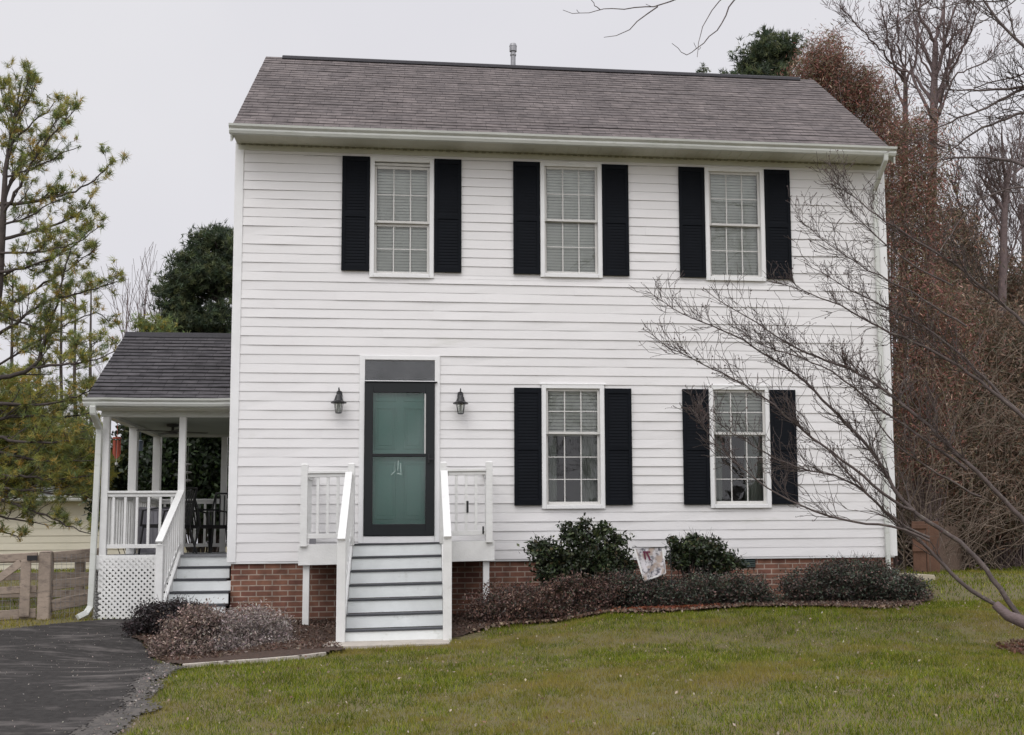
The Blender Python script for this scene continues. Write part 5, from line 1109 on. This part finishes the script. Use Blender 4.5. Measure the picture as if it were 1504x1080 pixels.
def blades(name,x,y,h,w,cols,wts):
    n=len(x); z=gz(x,y); th=RNG.uniform(0,6.283,n); dx,dy=np.cos(th)*w,np.sin(th)*w; hh=h*RNG.uniform(.4,1.3,n)*(.5+1.1*vnoise(x,y,.16,8)); lx,ly=RNG.normal(size=n)*hh*.45,RNG.normal(size=n)*hh*.45
    V=np.stack([np.stack([x-dx,y-dy,z-.005],1),np.stack([x+dx,y+dy,z-.005],1),np.stack([x+lx,y+ly,z+hh],1)],1).reshape(-1,3)
    n1,n2,n3=vnoise(x,y,1.6,5),vnoise(x,y,.45,6),vnoise(x,y,.12,7)  # drier, greener and thin patches of turf
    c=jitcol(n,cols,wts,.3); dry=np.clip(1.5*(n1-.5)+1.1*(n2-.5)+.9*(n3-.5)+.10,0,.85)[:,None]; c*=(.72+.56*vnoise(x,y,.2,9))[:,None]; c=c*(1-dry)+np.array([.27,.215,.06])*dry*(.8+.4*RNG.random((n,1)))
    me=rawmesh(name,V,np.arange(3*n).reshape(-1,3),cols=np.repeat(c,3,0)); return tag(link(name,me,M['grassm']),kind='stuff')
GCx=[(.165,.200,.022),(.110,.155,.014),(.245,.245,.035),(.36,.31,.14),(.046,.070,.010)]
x,y=scatter(520000,-3,13,-10.5,-1.0); blades('grass',x,y,.034,.0032,GCx,[.32,.28,.22,.06,.12])
x,y=scatter(160000,-12,22,-1.0,16); blades('grass',x,y,.045,.007,GCx,[.34,.3,.2,.05,.11])
# turf tufts hiding the edges of paving and beds
def litter(name,n,fx,size,cols,wts=None,kind='stuff',zoff=.02,asp=.6):
    x,y=fx(n); C=np.stack([x,y,gz(x,y)+zoff+RNG.random(len(x))*.015],1); me=leafmesh(name,C,size,jitcol(len(C),cols,wts,.3),asp,0)
    return tag(link(name,me,M['leaf']),kind=kind)
def fx(n): return scatter(n,-3,12,-10,-1.5)
litter('fallen_leaves',1500,fx,.026,[(.34,.27,.20),(.22,.13,.08),(.45,.38,.30)],[.4,.35,.25],zoff=.035)
def alongbed(n):
    pts=[gpt(u,v) for u,v in ((690,936),(760,920),(860,909),(960,903),(1060,897),(1200,895),(1300,898),(1350,893))]
    i=RNG.integers(0,len(pts)-1,n); f=RNG.random(n); P=np.array(pts); q=P[i]*(1-f)[:,None]+P[i+1]*f[:,None]; return q[:,0]+RNG.normal(size=n)*.05,q[:,1]+RNG.normal(size=n)*(.04+.22*vnoise(q[:,0],q[:,1],.4,12)**2)+.05
litter('leaf_litter',750,alongbed,.042,[(.22,.155,.11),(.13,.075,.05),(.30,.23,.17)],[.4,.4,.2],zoff=.045)
def redspot(n): q=gpt(985,900); return q[0]+RNG.normal(size=n)*.30,q[1]+RNG.normal(size=n)*.10+.1
litter('leaf_litter',500,redspot,.05,[(.22,.07,.03),(.16,.05,.03)],zoff=.05)
def inbed(n):
    x=RNG.uniform(-3.3,7.6,n); y=RNG.uniform(-3.2,0,n); k=inpoly(x,y,BEDL)|inpoly(x,y,BEDR); return x[k],y[k]
litter('mulch_chips',26000,inbed,.045,[(.12,.07,.05),(.07,.045,.035),(.2,.15,.12)],[.4,.4,.2],zoff=.045,asp=.35)
def rng_(n): a=RNG.uniform(0,6.28,n); r=np.sqrt(RNG.random(n)); return 6.72+.85*r*np.cos(a),-5.5+1.05*r*np.sin(a)
litter('leaf_litter',1400,rng_,.05,[(.17,.085,.055),(.11,.065,.045),(.26,.19,.14)],zoff=.035)
def drv(n):
    x=RNG.uniform(-9,-1.5,n); y=RNG.uniform(-10,-.5,n); k=inpoly(x,y,DRV); return x[k],y[k]
litter('grit',2500,drv,.014,[(.25,.22,.19),(.3,.27,.24)],zoff=.02)
def grv(n):
    x=RNG.uniform(-4,-.5,n); y=RNG.uniform(-10,-3,n); k=inpoly(x,y,GRV); return x[k],y[k]
litter('gravel',9000,grv,.02,[(.25,.21,.18),(.12,.11,.10),(.34,.3,.27)],zoff=.025,asp=.9)

# ---------------------------------------------------------------- across the street, seen only as reflections in the panes
WB=[((x,-80+4*math.sin(x*.7),G(x,-80)+1.6+.9*math.sin(x*.31)),(5,3,2.2+1.1*math.sin(x*.5))) for x in range(-50,70,6)]
wd_=leafmesh('far_woods',np.repeat(blobs_clumps(WB,900),14,0)+RNG.normal(size=(12600,3))*.6,.9,jitcol(12600,[(.05,.045,.03),(.03,.04,.02),(.08,.06,.045)]),.7)
tag(link('far_woods',wd_,M['leafdark']),kind='stuff')
for x,y,H,lb in ((-1.5,-36,10,'leafless street tree opposite the front door, showing only as a reflection'),(5.5,-40,12,'leafless street tree opposite the right-hand windows, showing only as a reflection')):
    b=np.array([x,y,G(x,y)-.1]); o=tree_obj('street_tree',b,lb,'tree'); t1=TB(); t1.add([b,b+[.1,0,H*.25],b+[0,0,H*.5],b+[.1,.1,H*.8]],[.2,.16,.12,.04],8); link('trunk',t1.mesh('trunk'),M['barkdark'],o)
    t2=TB()
    for k in range(16): f=RNG.uniform(.2,.8); th=RNG.uniform(0,6.28); grow(t2,b+[0,0,H*f],(math.cos(th),math.sin(th),.9),H*.38,.05,2,.08,.12,5,(.3,.8),rmin=.012,seg=7)
    link('branches',t2.mesh('branches'),M['barkdark'],o)
